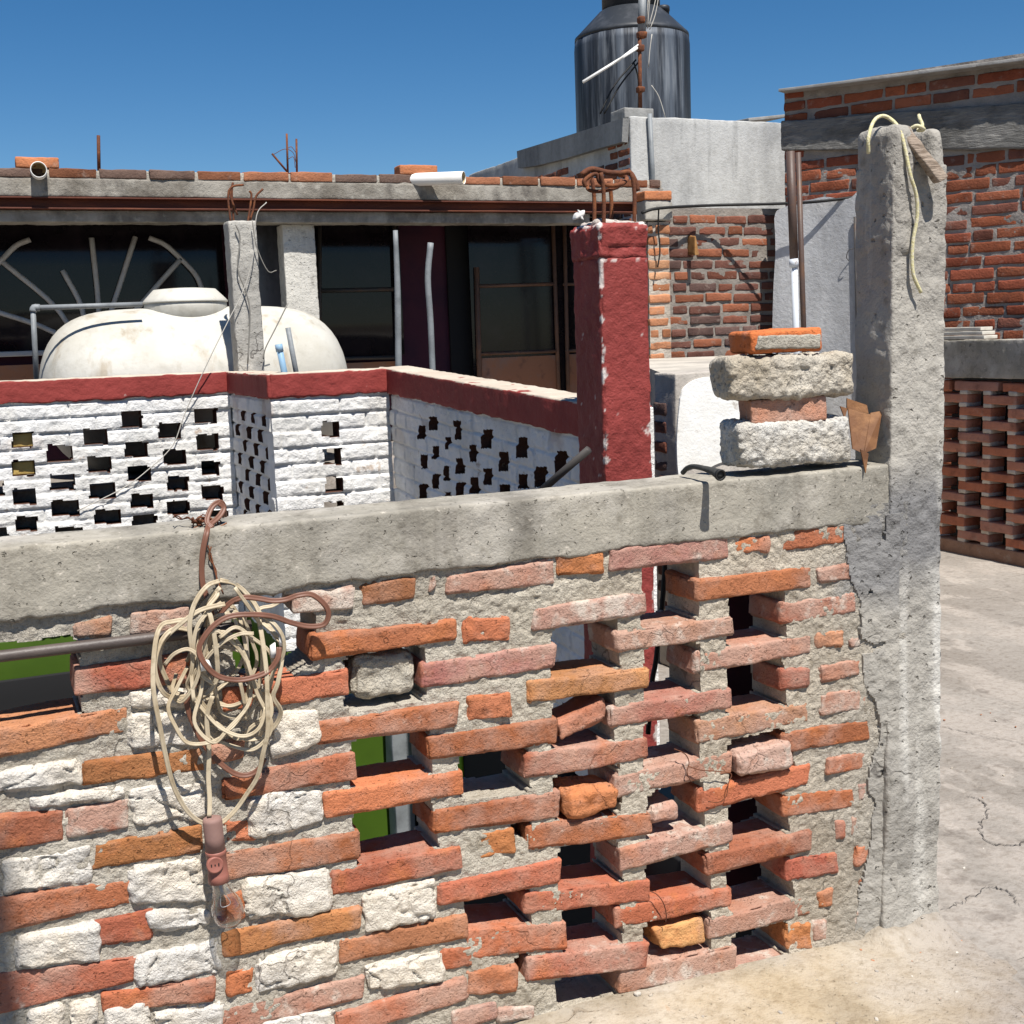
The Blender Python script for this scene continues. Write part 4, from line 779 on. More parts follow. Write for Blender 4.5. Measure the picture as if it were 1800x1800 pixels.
a=onY(1262,1000,2.46); b=onY(1430,1000,2.46)  # added board that blacks out the openings in front of it
V,Fc=rblock(boxc(a[0],b[0],2.44,2.46,.03,1.02),step=.05,r=.003,amp=.002,seed=7); o=build('maroon_shade_board',MB().add(V,Fc),M['purple']); tag(o,'dark maroon board added close behind the near wall to darken its lattice openings','board')
# ================================================================ LEFT HOUSE
YS=7.5
hs=thing('flat_roofed_house','low flat-roofed house with dark windows under a concrete slab and rusty steel beam','house',(2,8.3,0))
XL,XE=-.9,4.455
V,Fc=rblock(boxc(XL,XE,YS,YS+2.6,2.352,2.452),step=.02,r=.008,amp=.006,freq=6,amp2=.003,freq2=40,seed=15,maxn=300); build('roof_slab',MB().add(V,Fc),M['roof_concrete'],hs)
mb=MB(); mm=MB(); x=XL; random.seed(3)
while x<XE-.03:
    L=min(random.choice([.27,.28,.285,.275]),XE-.01-x); w=random.random()
    c=np.array((.34,.145,.08))*(.5+.55*random.random()) if w<.6 else np.array((.15,.10,.08))
    V,Fc=rblock(boxc(x,x+L-.016,YS-.006+random.uniform(-.006,.008),YS+.12,2.455,2.507+random.uniform(-.004,.006)),step=.03,r=.007,amp=.005,freq=18,amp2=.002,seed=int(x*100)+200); mb.add(V,Fc,(*c,.3)); x+=L
V,Fc=rblock(boxc(XL,XE-.01,YS+.006,YS+.11,2.448,2.500),step=.03,amp=.006,seed=4); mm.add(V,Fc,(.40,.37,.32,1))
build('parapet_course',mb,M['far_brick'],hs); build('parapet_mortar',mm,M['far_mortar'],hs)
mb=MB()
for a0,a1,b0,b1 in ((2.343,2.352,YS-.005,YS+.10),(2.284,2.292,YS-.01,YS+.10),(2.29,2.345,YS+.045,YS+.055)):
    V,Fc=rblock(boxc(XL,XE+.06,b0,b1,a0-.0015,a1-.0015),step=.2,r=.002,amp=.0015,seed=6); mb.add(V,Fc)
build('steel_beam',mb,M['rust_beam'],hs)
V,Fc=rblock(boxc(XL,3.9,YS+.035,YS+.2,2.214,2.281),step=.02,r=.006,amp=.006,freq=9,amp2=.003,seed=18,maxn=300); build('lintel',MB().add(V,Fc),M['roof_concrete'],hs)
YFc=8.3
V,Fc=rblock(boxc(XL,4.46,YFc,YFc+.15,.3,2.33),step=.2,amp=.003); build('wall',MB().add(V,Fc),M['purple'],hs)
def pane(name,xa,xb,ya,yb,y,mat_,par,th=.02):
    p=onY(xa,yb,y); q=onY(xb,ya,y); V,Fc=rblock(boxc(p[0],q[0],y,y+th,p[2],q[2]),step=.2,r=.002,amp=.0,amp2=0); return build(name,MB().add(V,Fc),mat_,par)
def fan(px): return px
wn=pane('window',-90,388,392,622,YFc-.06,M['glass_dark'],hs)
mb=MB(); yb=YFc-.085
for pts in ([(161,418),(173,535),(174,640)],[(238,416),(196,545),(160,640)],[(318,455),(245,538),(160,640)],[(4,460),(105,548),(150,640)],[(-30,540),(95,584),(150,640)],[(110,475),(145,546),(155,640)],
            [(-60,540),(-30,490),(5,455),(28,432),(53,421)],[(262,418),(290,430),(317,454),(340,478),(352,500),(362,540),(370,600)]):
    P=[onY(x,y,yb) for x,y in pts]; mb.add(*tube(P,.0165,4 if 0 else 6,4))
P=onY(0,622,yb)[2]; V,Fc=rblock(boxc(XL,onY(388,622,yb)[0],yb-.01,yb+.03,P-.02,P+.012),step=.3,amp=.001); mb.add(V,Fc)
build('fan_bars',mb,M['bar_white'],wn)
pane('sill_panel',-90,395,627,720,YFc-.04,M['door_panel'],hs)
V,Fc=rblock(boxc(onY(496,400,7.62)[0],onY(553,400,7.62)[0],7.62,7.78,.3,2.213),step=.02,r=.007,amp=.006,freq=8,amp2=.003,seed=28,maxn=110); build('post',MB().add(V,Fc,(.56,.54,.49,1)),M['column'],hs)
pane('side_window',440,500,385,640,7.95,M['glass_grey'],hs)
w2=pane('window',556,700,385,630,YFc-.05,M['glass_dark'],hs)
mb=MB(); yb=YFc-.08
def bar(x0,y0,x1,y1,r=.014): mb.add(*tube([onY(x0,y0,yb),onY(x1,y1,yb)],r,4))
for a in ((562,390,562,640),(693,395,702,650),(556,511,700,508),(560,631,702,628),(556,388,700,385)): bar(*a)
build('frame',mb,M['frame_dark'],w2)
pane('sill_panel',556,705,634,700,YFc-.03,M['door_panel'],hs)
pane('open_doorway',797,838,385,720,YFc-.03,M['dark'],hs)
dr=pane('door',836,1062,385,740,YFc-.12,M['glass_dark'],hs)
mb=MB(); yb=YFc-.135
for a in ((838,470,845,740,.020),(972,385,984,740,.016),(992,385,1000,740,.016),(840,503,975,499,.013),(843,622,980,617,.013),(990,500,1062,497,.012),(994,617,1062,614,.012)): bar(*a)
build('frame',mb,M['frame_rust'],dr); pane('kick_panel',846,977,624,740,YFc-.128,M['door_panel'],dr,.006); pane('kick_panel',1000,1062,620,740,YFc-.128,M['door_panel'],dr,.006)
# gutter spouts
def spout(name,p,d,r,L,par=None):
    d=np.array(d,float); d/=np.linalg.norm(d)
    o=build(name,MB().add(*lathe([(r,-.12),(r,L),(r*.9,L+.001),(r*.88,L-.003),(r*.88,-.12)],p,d,24,False)),M['pvc'],par)
    build('lining',MB().add(*lathe([(r*.875,L-.004),(r*.87,0),(.001,-.0)],p,d,24,False)),M['pvc_in'],o); return o
s0=onY(737,312,YS); e=onY(815,309,YS-.20)
spout('rain_spout',s0+np.array([0,0,-.012]),e-s0,.040,np.linalg.norm(e-s0),hs)
s1=onY(68,302,YS); spout('rain_spout',s1,(-.05,-1,-.03),.044,.12,hs)
G='loose bricks on the house roof edge'
for xa,xb,ya,yb_,s,l in ((28,103,276,293,1,'loose orange brick lying on the roof edge above the left spout'),(703,769,283,299,2,'loose orange brick lying on the roof edge above the long white spout')):
    p=onY(xa,yb_,YS); q_=onY(xb,ya,YS); V,Fc=rblock(boxc(p[0],q_[0],YS+.0,YS+.12,2.508,2.508+q_[2]-p[2]),step=.02,r=.008,amp=.004,seed=s+70); o=build('loose_brick',MB().add(V,Fc,(.48,.19,.09,.25)),M['far_brick']); tag(o,l,'brick',G)
def stick(pts,y,r,label,mat_=M['rust'],name='rebar',grp=None):
    o=build(name,MB().add(*tube([onY(a,b,y) for a,b in pts],r,6,1)),mat_); tag(o,label,'rebar',grp); return o
stick([(173,238),(174,300)],7.58,.010,'single dark rebar standing up from the house roof edge')
mb=MB()
for pts in ([(504,235),(506,306)],[(521,244),(522,306)],[(478,270),(505,302)]): mb.add(*tube([onY(a,b,7.58) for a,b in pts],.0065,6))
for pts in ([(480,272),(500,262),(515,268),(520,285)],[(504,262),(512,258),(520,268)],[(506,280),(516,276),(519,295)]): mb.add(*tube([onY(a,b,7.58) for a,b in pts],.002,5,4))
o=build('rebar_cluster',mb,M['rust']); tag(o,'cluster of dark rebars with thin wire on the house roof edge','rebar')
# white horizontal tank
cx,cy_,L,R=1.20,7.38,1.765,.47; zc2=onY(300,541,cy_)[2]-R
tk=thing('water_tank','big off-white horizontal water tank with a round lid behind the white parapet','water tank',(cx,cy_,zc2-R))
prof=[]; 
for k in range(41):
    t=-1+2*k/40; t=math.copysign(1-(1-abs(t))**1.6,t); prof.append((max(.001,R*(1-abs(t)**5.5)**(1/2.1)),t*L/2))
mb=MB(); V,Fc=lathe(prof,(cx,cy_,zc2),(1,0,0),48,False); V=V+0; mb.add(V,Fc)
nx=onY(322,520,cy_)[0]+.01; zr=onY(322,531,cy_-.2)[2]; nr=.235
V,Fc=lathe([(nr*1.0,zc2+R*.80-zr),(nr*1.0,-.02),(nr*1.0,.0)],(nx,cy_,zr),(0,0,1),40,True); mb.add(V,Fc); build('body',mb,M['tank_white'],tk)
lt=onY(322,507,cy_)[2]-zr
build('lid',MB().add(*lathe([(nr*1.0,.001),(nr*1.03,.003),(nr*1.03,.010),(nr*.97,.026),(nr*.75,lt*.92),(nr*.4,lt),(.001,lt)],(nx,cy_,zr),(0,0,1),40)),M['tank_white'],tk)
yp=7.08
o=build('supply_pipe',MB().add(*tube([onY(250,535,yp),onY(66,541,yp)],.014,10)).add(*tube([onY(58,543,yp),onY(64,668,yp)],.014,10)).add(*tube([onY(70,541,yp),onY(60,541,yp),onY(58,548,yp)],.019,10,3)),M['steel_grey']); tag(o,'grey elbowed supply pipe beside the off-white tank','pipe')
V,Fc=rblock(boxc(-.9,4.4,Y1+.14,9.5,.0,zc2-R),step=.3,amp=.003); structure(build('lower_terrace',MB().add(V,Fc),M['floor']))

# ================================================================ BACK RIGHT
def bw(O,U,N,W,Hh,cols,L=.27,h=.054,j=.024,dep=.05,seed=0,skip=None,mcol=(.30,.28,.26),rough=.006,jit=.007):
    O,U,N=[np.asarray(a,float) for a in (O,U,N)]; rnd=random.Random(seed); mb=MB(); k=0; z=0
    while z+h*.6<Hh:
        x=-rnd.random()*L if k%2 else -rnd.random()*L*.6
        while x<W:
            l=L*rnd.uniform(.82,1.08) if rnd.random()<.8 else L*.5
            xa,xb=max(0,x),min(W,x+l-j*rnd.uniform(.7,1.2))
            if xb-xa>.03 and not (skip and skip((xa+xb)/2,z+h/2)):
                o=O+U*xa+N*rnd.uniform(-jit,jit*.6)+np.array([0,0,z+rnd.uniform(-.004,.004)]); hh=min(h*rnd.uniform(.88,1.08),Hh-z)
                c=np.array(rnd.choice(cols))*rnd.uniform(.72,1.25)
                V,Fc=rblock(orientc(o,U*(xb-xa),-N*dep,(0,0,hh)),step=.035,nmin=2,r=.008,amp=rough,freq=16,amp2=.003,freq2=55,seed=rnd.randint(0,9000),oct=2); mb.add(V,Fc,(*c,.3))
            x+=l
        z+=h+j; k+=1
    m=MB(); V,Fc,t=gridslab(O-N*.009,U,(0,0,1),N,W,Hh,.02,None,lambda u,v,P:.010*fbm(P,16,3,5),.12,None); m.add(V,Fc,(*mcol,1))
    return mb,m
RED=[(.25,.080,.042),(.21,.062,.036),(.29,.10,.055),(.17,.070,.05)]
DK=[(.19,.075,.05),(.14,.065,.05),(.24,.09,.05),(.12,.075,.065)]
# dark brick wall
bwl=thing('brick_boundary_wall','dark weathered brick wall beside the plastered wall, under a hanging black cable','wall',(4.9,YS,1.2))
b_,m_=bw((4.44,YS,1.2),(1,0,0),(0,-1,0),1.1,1.12,DK,seed=4,mcol=(.25,.225,.20)); build('brickwork',b_,M['far_brick'],bwl); build('mortar',m_,M['far_mortar'],bwl)
qn=thing('brick_pier','narrow pier of pale orange bricks between the red pillar and the dark brick wall','pier',(4.36,7.38,1.2))
b_,m_=bw((4.26,7.38,1.2),(1,0,0),(0,-1,0),.165,onY(1150,390,7.38)[2]-1.2,[(.46,.21,.11),(.42,.18,.09),(.50,.27,.15)],L=.4,seed=9,mcol=(.45,.40,.34)); build('brickwork',b_,M['far_brick'],qn); build('mortar',m_,M['far_mortar'],qn)
za,zb_=onY(1150,388,7.38)[2],onY(1150,352,7.38)[2]; V,Fc=rblock(boxc(4.23,4.44,7.36,7.5,za,zb_),step=.03,amp=.01,r=.012,seed=3); build('mortar_head',MB().add(V,Fc,(.40,.38,.34,1)),M['plaster'],qn)
V,Fc=rblock(boxc(4.22,4.43,7.35,7.5,zb_,zb_+.06),step=.03,amp=.006,r=.01,seed=4); build('top_brick',MB().add(V,Fc,(.48,.19,.09,.3)),M['far_brick'],qn)
p=onY(1212,418,YS); w_=orientc(p+np.array([-.02,-.10,-.13]),(.035,.0,.006),(0,.10,.015),(.012,.02,.13)); w_[1,:,1]+=np.array([-.025,0,.0]); 
V,Fc=rblock(w_,step=.02,r=.004,amp=.003,seed=6); o=build('wood_wedge',MB().add(V,Fc),M['wood_ochre']); tag(o,'ochre wooden wedge sticking out of the dark brick wall','wood')
# landing and low wall with the white patch
xr1=onY(1440,640,4.67)[0]; xr2=onY(1440,640,7.0)[0]
V,Fc=prism([(2.76,4.67,0),(xr1,4.67,0),(xr2,7.0,0),(4.1,7.42,0)],(0,0,1.292))
o=build('concrete_landing',MB().add(V,Fc,(.50,.46,.40,1)),M['plaster'],smooth=False); tag(o,'pale concrete landing behind the white-patched low wall','landing')
yl=4.48; xe=onY(1400,660,yl)[0]
lo_=thing('low_wall','low grey wall with a big irregular white paint patch, between the red pillar and the block stack','wall',(3.1,yl,0))
V,Fc=rblock(boxc(2.7,xe,yl,yl+.18,0,1.302),step=.02,r=.01,amp=.006,freq=7,amp2=.003,seed=25,maxn=90); build('wall',MB().add(V,Fc,(.47,.43,.38,1)),M['plaster'],lo_)
b_,m_=bw((2.694,yl+.175,.1),(0,-1,0),(-1,0,0),.10,1.1,DK,seed=8); build('exposed_bricks',b_,M['far_brick'],lo_)
pp=[(1196,700),(1203,682),(1222,668),(1250,662),(1300,660),(1340,664),(1340,760),(1300,800),(1262,815),(1245,822),(1226,818),(1204,824),(1194,840),(1190,790),(1192,740)]
P=catmull(np.array([onY(a,b,yl-.008) for a,b in pp]+[onY(*pp[0],yl-.008)]),5)[:-1]
V,Fc=prism(P,(0,.012,0)); build('paint_patch',MB().add(V,Fc,(.82,.82,.80,1)),M['flat_white'],lo_,smooth=False)
# stair block with render, left side broken
YB=8.6
sb=thing('stair_block','tall grey rendered block with a broken brick side carrying the black tank','building',(5.4,YB,1))
xs0=onY(1108,210,YB)[0]; zts=onY(1240,210,YB)[2]
V,Fc=rblock(boxc(xs0,6.6,YB,12.0,1.0,zts),step=.04,r=.008,amp=.008,freq=5,amp2=.003,freq2=30,seed=35,maxn=90); build('rendered_wall',MB().add(V,Fc,(.47,.47,.455,1)),M['plaster'],sb)
ye=onX(918,268,xs0)[1]
pz=lambda px,py:(lambda p:p)(onX(px,py,xs0-.012))
b_,m_=bw((xs0-.01,ye,2.3),(0,-1,0),(-1,0,0),ye-YB-.02,zts-2.3-.04,DK,seed=11,skip=lambda u,v: v>.62-.12*u*.4 and u<ye-YB-.4 or v>.7); build('exposed_bricks',b_,M['far_brick'],sb)
P=[pz(1106,208),pz(1104,250),pz(1060,262),pz(1000,280),pz(950,292),pz(920,296),pz(918,266),pz(1010,238)]
V,Fc=prism(P,(-.055,0,0)); build('concrete_band',MB().add(V,Fc,(.28,.28,.27,1)),M['plaster'],sb,smooth=False)
build('conduit',MB().add(*tube([onY(1142,200,YB-.03),onY(1147,300,YB-.03),onY(1148,400,YB-.03)],.018,10)),M['steel_grey'],sb)
mb=MB(); V,Fc=rblock(boxc(onY(1095,210,YB+.05)[0],onY(1146,210,YB+.05)[0],YB+.02,YB+.25,zts-.01,zts+.07),step=.03,r=.008,amp=.004,seed=2); mb.add(V,Fc,(.3,.3,.29,1)); build('mast_footing',mb,M['plaster'],sb)
# black tank
ct=onD(1113,200,11.0); rt=.5*np.linalg.norm((onD(1213,200,11.)-onD(1012,200,11.))[:2])
zsh=onD(1113,60,11.-rt*.2)[2]; zn=onD(1113,22,11.)[2]
bt=thing('water_tank','tall black cylindrical water tank with chalky streaks on the stair block','water tank',(ct[0],ct[1],zts))
build('body',MB().add(*lathe([(rt*.985,zts-ct[2]),(rt,.0+zts-ct[2]+.03),(rt,zsh-ct[2]-.10),(rt*.985,zsh-ct[2]-.03)],ct,(0,0,1),64)),M['tank_black'],bt)
build('shoulder',MB().add(*lathe([(rt*.99,zsh-ct[2]-.032),(rt*.985,zsh-ct[2]-.005),(rt*.94,zsh-ct[2]+.015),(rt*.56,zn-ct[2]),(rt*.52,zn-ct[2]+.01)],ct,(0,0,1),64)),M['tank_black_top'],bt)
build('neck',MB().add(*lathe([(rt*.5,zn-ct[2]),(rt*.5,zn-ct[2]+.14),(rt*.54,zn-ct[2]+.15),(rt*.54,zn-ct[2]+.2),(rt*.45,zn-ct[2]+.24),(.001,zn-ct[2]+.25)],ct,(0,0,1),48)),M['tank_black_top'],bt)
pk=onD(1166,20,10.9); build('inlet_cap',MB().add(*lathe([(.05,-.12),(.05,.0),(.055,.0),(.055,.035),(.045,.045),(.001,.05)],pk,(0,0,1),20)),M['tank_black_top'],bt)
# mast with wires
ym=YB+.12
mst=thing('antenna_mast','rusty mast with white rod and loose wires in front of the black tank','antenna',onY(1125,205,ym))
build('lower_pole',MB().add(*tube([onY(1126,205,ym),onY(1124,60,ym)],.015,10)),M['rust'],mst)
build('upper_tube',MB().add(*tube([onY(1128,66,ym+.02),onY(1130,-20,ym+.02)],.038,4)),M['steel_grey'],mst)
for (a,b,r_) in ((1128,62,.036),(1127,35,.024),(1125,85,.026),(1126,158,.032)):
    V,Fc=rblock(boxc(*(lambda p:(p[0]-r_,p[0]+r_,p[1]-.03,p[1]+.03,p[2]-.024,p[2]+.024))(onY(a,b,ym))),step=.03,r=.012,amp=.012,seed=int(b)); build('clamp',MB().add(V,Fc),M['rust'],mst)
build('white_rod',MB().add(*tube([onY(1025,144,ym-.05),onY(1125,82,ym)],[.012,.010],8)).add(*tube([onY(1080,111,ym-.03),onY(1122,79,ym)],.008,8)),M['pvc'],mst)
for pts in ([(1138,50),(1142,0),(1144,-20)],[(1140,48),(1150,10),(1156,-20)],[(1142,52),(1152,25),(1160,-20)],[(1146,60),(1142,90),(1140,118)],[(1145,150),(1158,170),(1170,208)],[(1136,44),(1141,-20)]): build('loose_wire',MB().add(*tube([onY(a,b,ym-.02) for a,b in pts],.004,5,3)),M['wire_pale'],mst)
mb=MB()
for pts in ([(1118,105),(1080,150),(1055,200)],[(1122,110),(1090,150),(1062,200)],[(1114,110),(1122,140),(1122,195)]): mb.add(*tube([onY(a,b,ym+.1) for a,b in pts],.007,5,4))
build('guy_cable',mb,M['black'],mst)
V,Fc=rblock(orientc(onY(1316,213,10.2),onY(1385,206,10.2)-onY(1316,213,10.2),(0,.6,.03),(0,0,.03)),step=.1,r=.004,amp=.001); o=build('roof_sheet',MB().add(V,Fc),M['sheet']); tag(o,'thin grey roofing sheet edge just above the grey rendered wall','roof sheet','grey roof sheets')

# right brick house
pA=onD(1378,160,8.8); pB=onD(1800,120,7.9); U=pB-pA; U[2]=0; WAB=np.linalg.norm(U); U/=WAB; Nn=np.array([U[1],-U[0],0.])
if (CP-pA)@Nn<0: Nn=-Nn
onW=lambda px,py,o=0.: onP(px,py,pA+Nn*o,Nn)
rh=thing('brick_house','rough red brick house at right with a concrete band and a thin overhanging roof sheet','house',(pA[0],pA[1],0))
W=WAB+.9; zT=onW(1560,135)[2]; zW0=.2
zA_,zB_=onW(1378,165)[2],onW(1800,118)[2]; ztop_=max(zA_,zB_)+.03
bt0,bt1=onW(1378,214)[2],onW(1378,265)[2]; bb0,bb1=onW(1800,181)[2],onW(1800,262)[2]
zt_b=lambda u:bt0+(bb0-bt0)*u/WAB; zb_b=lambda u:bt1+(bb1-bt1)*u/WAB
b_,m_=bw(np.array([pA[0],pA[1],zW0]),U,Nn,W,ztop_-zW0,RED,L=.285,h=.063,j=.018,seed=21,mcol=(.27,.245,.225),skip=lambda u,v:v+zW0>zb_b(u)-.02)
build('brickwork',b_,M['far_brick'],rh); build('mortar',m_,M['far_mortar'],rh)
b_,m_=bw(np.array([pA[0],pA[1],zW0]),U,Nn,W,ztop_-zW0,RED,L=.285,h=.063,j=.018,seed=22,skip=lambda u,v:v+zW0<zt_b(u)+.02 or v+zW0>zA_+(zB_-zA_)*u/WAB)
build('parapet_brickwork',b_,M['far_brick'],rh)
c8=np.zeros((2,2,2,3))
for i,u in enumerate((-.012,W)):
    for jx,dn in enumerate((.028,-.1)):
        for k,zz in enumerate((zb_b(u),zt_b(u))): c8[i,jx,k]=[*(pA+U*u+Nn*dn)[:2],zz]
V,Fc=rblock(c8,step=.015,r=.01,amp=.010,freq=8,amp2=.005,freq2=35,seed=45,maxn=150); build('concrete_band',MB().add(V,Fc),M['shaded_concrete'],rh)
def sheet(pa,pb,th,back,name,o):
    a=onW(*pa,.12); b=onW(*pb,.12); d=b-a
    V,Fc=rblock(orientc(a-np.array([0,0,th]),d,-Nn*back+np.array([0,0,.05]),(0,0,th)),step=.05,r=.003,amp=.003,freq=4,seed=o,maxn=60); build(name,MB().add(V,Fc),M['sheet'],rh)
sheet((1368,156),(1715,112),.020,1.6,'roof_sheet',3); sheet((1615,124),(1960,79),.022,1.6,'roof_sheet',4)
# plaster face
pl_=[(1361,384),(1366,370),(1384,362),(1386,356),(1420,352),(1450,346),(1485,350),(1502,342),(1521,318),(1550,312),(1560,700),(1560,900),(1372,900),(1364,700),(1358,620),(1359,520),(1363,440)]
P=catmull(np.array([onW(a,b,.03) for a,b in pl_]+[onW(*pl_[0],.03)]),4)[:-1]; V,Fc=prism(P,-Nn*.05)
o=build('render_coat',MB().add(V,Fc,(.50,.505,.51,1)),M['plaster'],rh,smooth=False)
# poles
yq=6.2
pw=thing('pole','thick dark brown pole with chipped white lower length, in front of the plastered wall','pole',onY(1400,640,yq))
build('upper_pole',MB().add(*tube([onY(1389,266,yq),onY(1396,462,yq)],.026,12)),M['brown_pole'],pw); build('lower_pole',MB().add(*tube([onY(1396,462,yq),onY(1403,720,yq)],.020,12)).add(*tube([onY(1395,455,yq),onY(1396,470,yq)],.028,12)),M['white_pole'],pw)
o=build('pole',MB().add(*tube([onY(1403,268,yq+.03),onY(1417,720,yq+.03)],.0165,10)),M['brown_pole']); tag(o,'thinner brown pole standing close to the right of the thick dark pole','pole')
mb=MB().add(*tube([onW(1503,381,.05),onW(1510,720,.05)],.010,8)); mb.add(*tube([onW(1512,400,.05),onW(1515,412,.06),onW(1508,425,.06)],.003,5,4)); mb.add(*tube([onW(1504,436,.05),onW(1492,440,.07),onW(1488,452,.07),onW(1492,458,.06)],.003,5,4))
o=build('rebar',mb,M['frame_dark']); tag(o,'thin dark rebar standing against the plastered wall beside the column','rebar')
mb=MB().add(*tube([onY(1128,374,7.3),onY(1160,366,7.3),onY(1250,361,7.4),onY(1370,358,7.2),onY(1440,354,7.0),onY(1540,342,6.8)],.010,6,6)); mb.add(*tube([onY(1158,366,7.3),onY(1157,400,7.33),onY(1160,440,7.33),onY(1156,470,7.33)],.006,6,4))
o=build('hanging_cable',mb,M['black']); tag(o,'black cable strung across the top of the dark brick wall','cable')
# right openwork wall
XW=5.66; yw0=4.3; yw1=onX(1655,780,XW)[1]+.05
rw=thing('openwork_wall','red brick openwork wall with a grey cap at the right edge of the terrace','wall',(XW,5.4,0))
mb=MB(); mm=MB(); ch=.0785; rnd=random.Random(8)
for k in range(14):
    z=.02+k*ch; per=.40; y=yw0-.4+(per/2 if k%2 else 0)
    if k==0:
        V,Fc=rblock(boxc(XW-.006,XW+.13,yw0,yw1,-.02,z+ch*.8),step=.03,r=.008,amp=.008,seed=5,maxn=60); mb.add(V,Fc,(.28,.17,.12,.5)); continue
    while y<yw1:
        a,b=max(yw0,y),min(yw1,y+.265)
        if k==13: a,b=max(yw0,y-.05),min(yw1,y+.31)
        if b-a>.03:
            V,Fc=rblock(boxc(XW+rnd.uniform(-.006,.006),XW+.13,a,b,z,z+.056+rnd.uniform(-.004,.004)),step=.03,nmin=3,r=.008,amp=.005,freq=16,amp2=.002,seed=rnd.randint(0,900)); c=np.array(rnd.choice([(.44,.17,.10),(.40,.15,.09),(.47,.21,.14),(.40,.20,.15)])); mb.add(V,Fc,(*c,.3))
        for e in (y+.012,y+.208):                                            # mortar pads under the brick ends
            if e>yw0 and e+.05<yw1:
                V,Fc=rblock(boxc(XW+.004,XW+.126,e-.01,e+.055,z-.024,z+.004),step=.03,r=.006,amp=.005,seed=rnd.randint(0,900)); mm.add(V,Fc,(.55,.49,.42,1))
        y+=per
build('brickwork',mb,M['far_brick'],rw); build('mortar_pads',mm,M['far_mortar'],rw)
V,Fc=rblock(boxc(XW+.22,XW+.25,yw0,yw1+.1,0,1.11),step=.2,amp=.001); build('shade_backing',MB().add(V,Fc),M['dark'],rw)  # near-black sheet added to keep the openings dark, painted shade
zc3=onX(1740,597,XW)[2]
V,Fc=rblock(boxc(XW-.012,XW+.15,yw0,yw1+.02,1.118,zc3),step=.02,r=.008,amp=.006,freq=7,amp2=.003,seed=55,maxn=100); build('cap',MB().add(V,Fc),M['cap'],rw)
G='pale tiles stacked on the right wall'
for k in range(3):
    a=onX(1655,594,XW+.0); 
    V,Fc=rblock(boxc(XW-.0+.006*k,XW+.11,a[1]-.36+.02*k,a[1]+.06,zc3+.004+.026*k,zc3+.026+.026*k),step=.05,r=.003,amp=.002,seed=k); o=build('tile',MB().add(V,Fc),M['tile_pale']); tag(o,('bottom','middle','top')[k]+' pale tile of the small pile on the far end of the right wall cap','tile',G)

# ================================================================ GROUND
def sheetmesh(x0,x1,y0,y1,res,zf,mat_,name,tf=None):
    nx,ny=max(1,int((x1-x0)/res)),max(1,int((y1-y0)/res)); X,Y=np.meshgrid(np.linspace(x0,x1,nx+1),np.linspace(y0,y1,ny+1),indexing='ij'); P=np.stack([X.ravel(),Y.ravel(),X.ravel()*0],1); P[:,2]=zf(P)
    i=np.arange(nx)[:,None]*(ny+1)+np.arange(ny)[None,:]; Fc=[np.stack([i,i+ny+1,i+ny+2,i+1],-1).reshape(-1,4)]
    return structure(build(name,MB().add(P,Fc,tf(P) if tf else None),mat_))
crack=lambda P:np.clip(1-np.abs(fbm(P+np.array([3,1,0]),1.6,4,51))/.012,0,1)*(fbm(P,.9,2,53)>-.02)
sheetmesh(1.98,6.2,2.0,6.6,.012,lambda P:.006*fbm(P,1.3,4,3)+.002*fbm(P,14,2,6)-.008*crack(P),M['floor'],'terrace_floor')
sheetmesh(-3,1.98,-2.5,2.34,.03,lambda P:.006*fbm(P,1.3,3,3)-.002,M['floor'],'terrace_floor_near')
sheetmesh(1.98,6.2,-2.5,2.0,.03,lambda P:.006*fbm(P,1.3,3,3)-.001,M['floor'],'terrace_floor_side')
def skirt(P):
    d=np.clip(2.21-P[:,1],0,2); x=P[:,0]; wid=np.interp(x,[.9,1.3,1.7,2.0,2.15],[.5,.5,.42,.28,.2])
    h=.055*np.clip(1-d/wid,0,1)**1.3*np.interp(x,[.6,1.1,1.9,2.1],[.9,1,.5,0])
    out=np.clip((x-1.98+.3*(d-.2))/.22,0,1)+.5*np.clip((d-.75)/.3,0,1)
    cf=.05*np.exp(-(np.maximum(0,1.86-x)**2+np.maximum(0,d-.03)**2*1.0)/.004)*np.clip((2.06-x)/.03,0,1)
    h=np.maximum(h,cf*(1+.5*fbm(P,12,3,78)))
    return .005+h+.004*fbm(P,4,3,71)+.0018*fbm(P,30,2,73)+out*(-.014+.020*fbm(P,7,4,75))
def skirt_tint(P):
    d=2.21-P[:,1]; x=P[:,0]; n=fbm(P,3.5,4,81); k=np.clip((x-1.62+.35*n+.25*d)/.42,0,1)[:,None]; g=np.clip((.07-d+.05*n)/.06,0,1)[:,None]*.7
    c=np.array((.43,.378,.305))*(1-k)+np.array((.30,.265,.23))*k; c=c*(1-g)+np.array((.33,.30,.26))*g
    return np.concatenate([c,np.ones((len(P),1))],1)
sheetmesh(.2,2.5,1.2,2.205,.008,skirt,M['fresh_cement'],'cement_apron',skirt_tint)
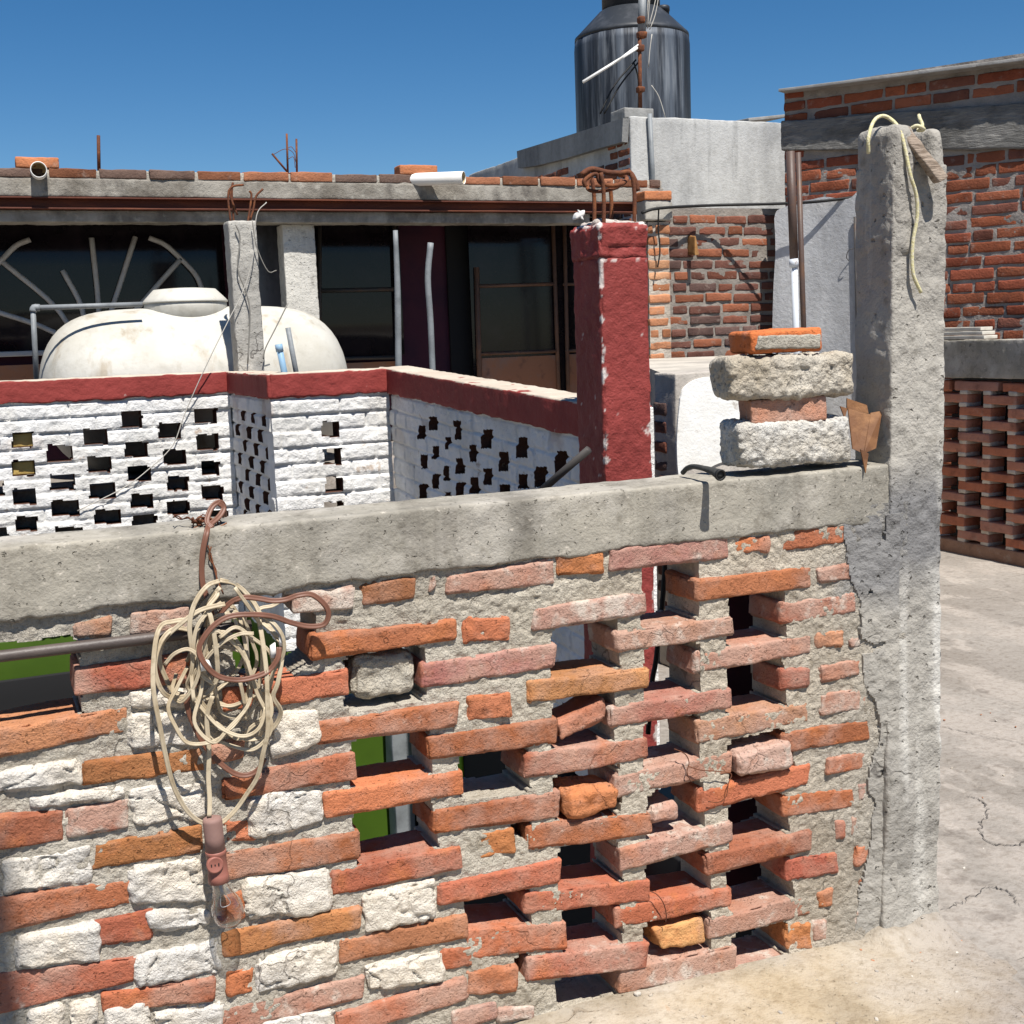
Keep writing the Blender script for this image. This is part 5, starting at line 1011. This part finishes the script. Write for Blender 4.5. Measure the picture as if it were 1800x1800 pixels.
def floor_crack(px,wd,s):
    P=catmull(np.array([onZ(a,b,.007) for a,b in px]),14); rr=random.Random(s)
    P[:,:2]+=np.array([[rr.uniform(-.006,.006),rr.uniform(-.010,.010)] for _ in P]); V=[]; n=len(P)
    for i in range(n):
        t=P[min(n-1,i+1)]-P[max(0,i-1)]; t/=np.linalg.norm(t); q=np.array([-t[1],t[0],0]); w=wd*rr.uniform(.35,1)*(1 if 0<i<n-1 else .1)
        V+= [P[i]-q*w,P[i]+q*w]
    V=np.array(V); V[:,2]=.006*fbm(np.column_stack([V[:,:2],np.zeros(len(V))]),1.3,4,3)+.002*fbm(np.column_stack([V[:,:2],np.zeros(len(V))]),14,2,6)+.0035
    i=np.arange(n-1)*2; structure(build('floor_crack',MB().add(V,[np.stack([i,i+1,i+3,i+2],-1)]),M['crack']))
floor_crack([(1655,1275),(1720,1290),(1800,1306),(1900,1325)],.0018,1)
floor_crack([(1700,1398),(1728,1408),(1736,1430),(1722,1450),(1742,1480),(1775,1484),(1820,1478)],.0022,2)
floor_crack([(1655,1598),(1700,1580),(1740,1560),(1775,1568),(1788,1590)],.0016,3)
floor_crack([(1660,1040),(1710,1052),(1760,1048),(1830,1062)],.0018,4)
rg=random.Random(77); mb=MB()
for k in range(240):
    x=rg.uniform(.9,3.6); y=rg.uniform(1.5,2.18) if x<2.05 else rg.uniform(1.7,5.2); s=rg.uniform(.0025,.007)*(1+.9*(rg.random()<.12)); z=float(skirt(np.array([[x,y,0.]]))[0]) if (x<2.45 and y<2.2) else .004
    z=max(z,.003); a=rg.uniform(0,3.14); e=np.array([math.cos(a),math.sin(a),0])*s*rg.uniform(1,1.8); f=np.array([-math.sin(a),math.cos(a),0])*s
    V,Fc=rblock(orientc((x,y,z-.002),e,f,(0,0,s*.8)),step=.01,r=s*.3,amp=s*.25,freq=120,amp2=0,seed=k); mb.add(V,Fc,(*rg.choice([(.45,.40,.33),(.36,.33,.29),(.40,.19,.11),(.52,.48,.42)]),.2))
go=build('grit',mb,M['far_mortar']); go['kind']='stuff'
sheetmesh(-300,300,-300,300,30,lambda P:P[:,0]*0-2.9,M['ground'],'ground')

# ================================================================ CAMERA, LIGHT
sc=bpy.context.scene
cam=bpy.data.cameras.new('camera'); cam.sensor_width=36; cam.lens=F/1800*36; cam.clip_end=2000; cam.clip_start=.05
co=bpy.data.objects.new('camera',cam); COL.objects.link(co)
m4=Matrix([[*RM[0],0],[*RM[1],0],[*RM[2],CAMH],[0,0,0,1]]); co.matrix_world=m4; sc.camera=co
EL=math.radians(62); AZC=math.radians(25.3)
v=np.array([math.sin(AZC),-math.cos(AZC)]); sx=v[0]*math.cos(YAW)+v[1]*math.sin(YAW); sy=-v[0]*math.sin(YAW)+v[1]*math.cos(YAW)
S=np.array([sx*math.cos(EL),sy*math.cos(EL),math.sin(EL)])
sun=bpy.data.lights.new('sun','SUN'); sun.energy=5.0; sun.angle=math.radians(.53); sun.color=(1,.955,.89)
so=bpy.data.objects.new('sun',sun); COL.objects.link(so); so.rotation_euler=Vector(S).to_track_quat('Z','Y').to_euler(); so.location=(0,-5,12)
wd=bpy.data.worlds.new('World'); sc.world=wd; wd.use_nodes=True; nt=wd.node_tree
sky=nt.nodes.new('ShaderNodeTexSky'); sky.sky_type='NISHITA'; sky.sun_disc=False; sky.sun_elevation=EL; sky.sun_rotation=math.atan2(S[0],S[1]); sky.altitude=1500; sky.air_density=1.0; sky.dust_density=.0; sky.ozone_density=3.0
hs_=nt.nodes.new('ShaderNodeHueSaturation'); hs_.inputs['Saturation'].default_value=1.32; nt.links.new(sky.outputs[0],hs_.inputs['Color']); nt.links.new(hs_.outputs[0],nt.nodes['Background'].inputs[0]); nt.nodes['Background'].inputs[1].default_value=.058
sc.view_settings.view_transform='Standard'; sc.view_settings.look='None'; sc.view_settings.gamma=1; sc.view_settings.exposure=.68
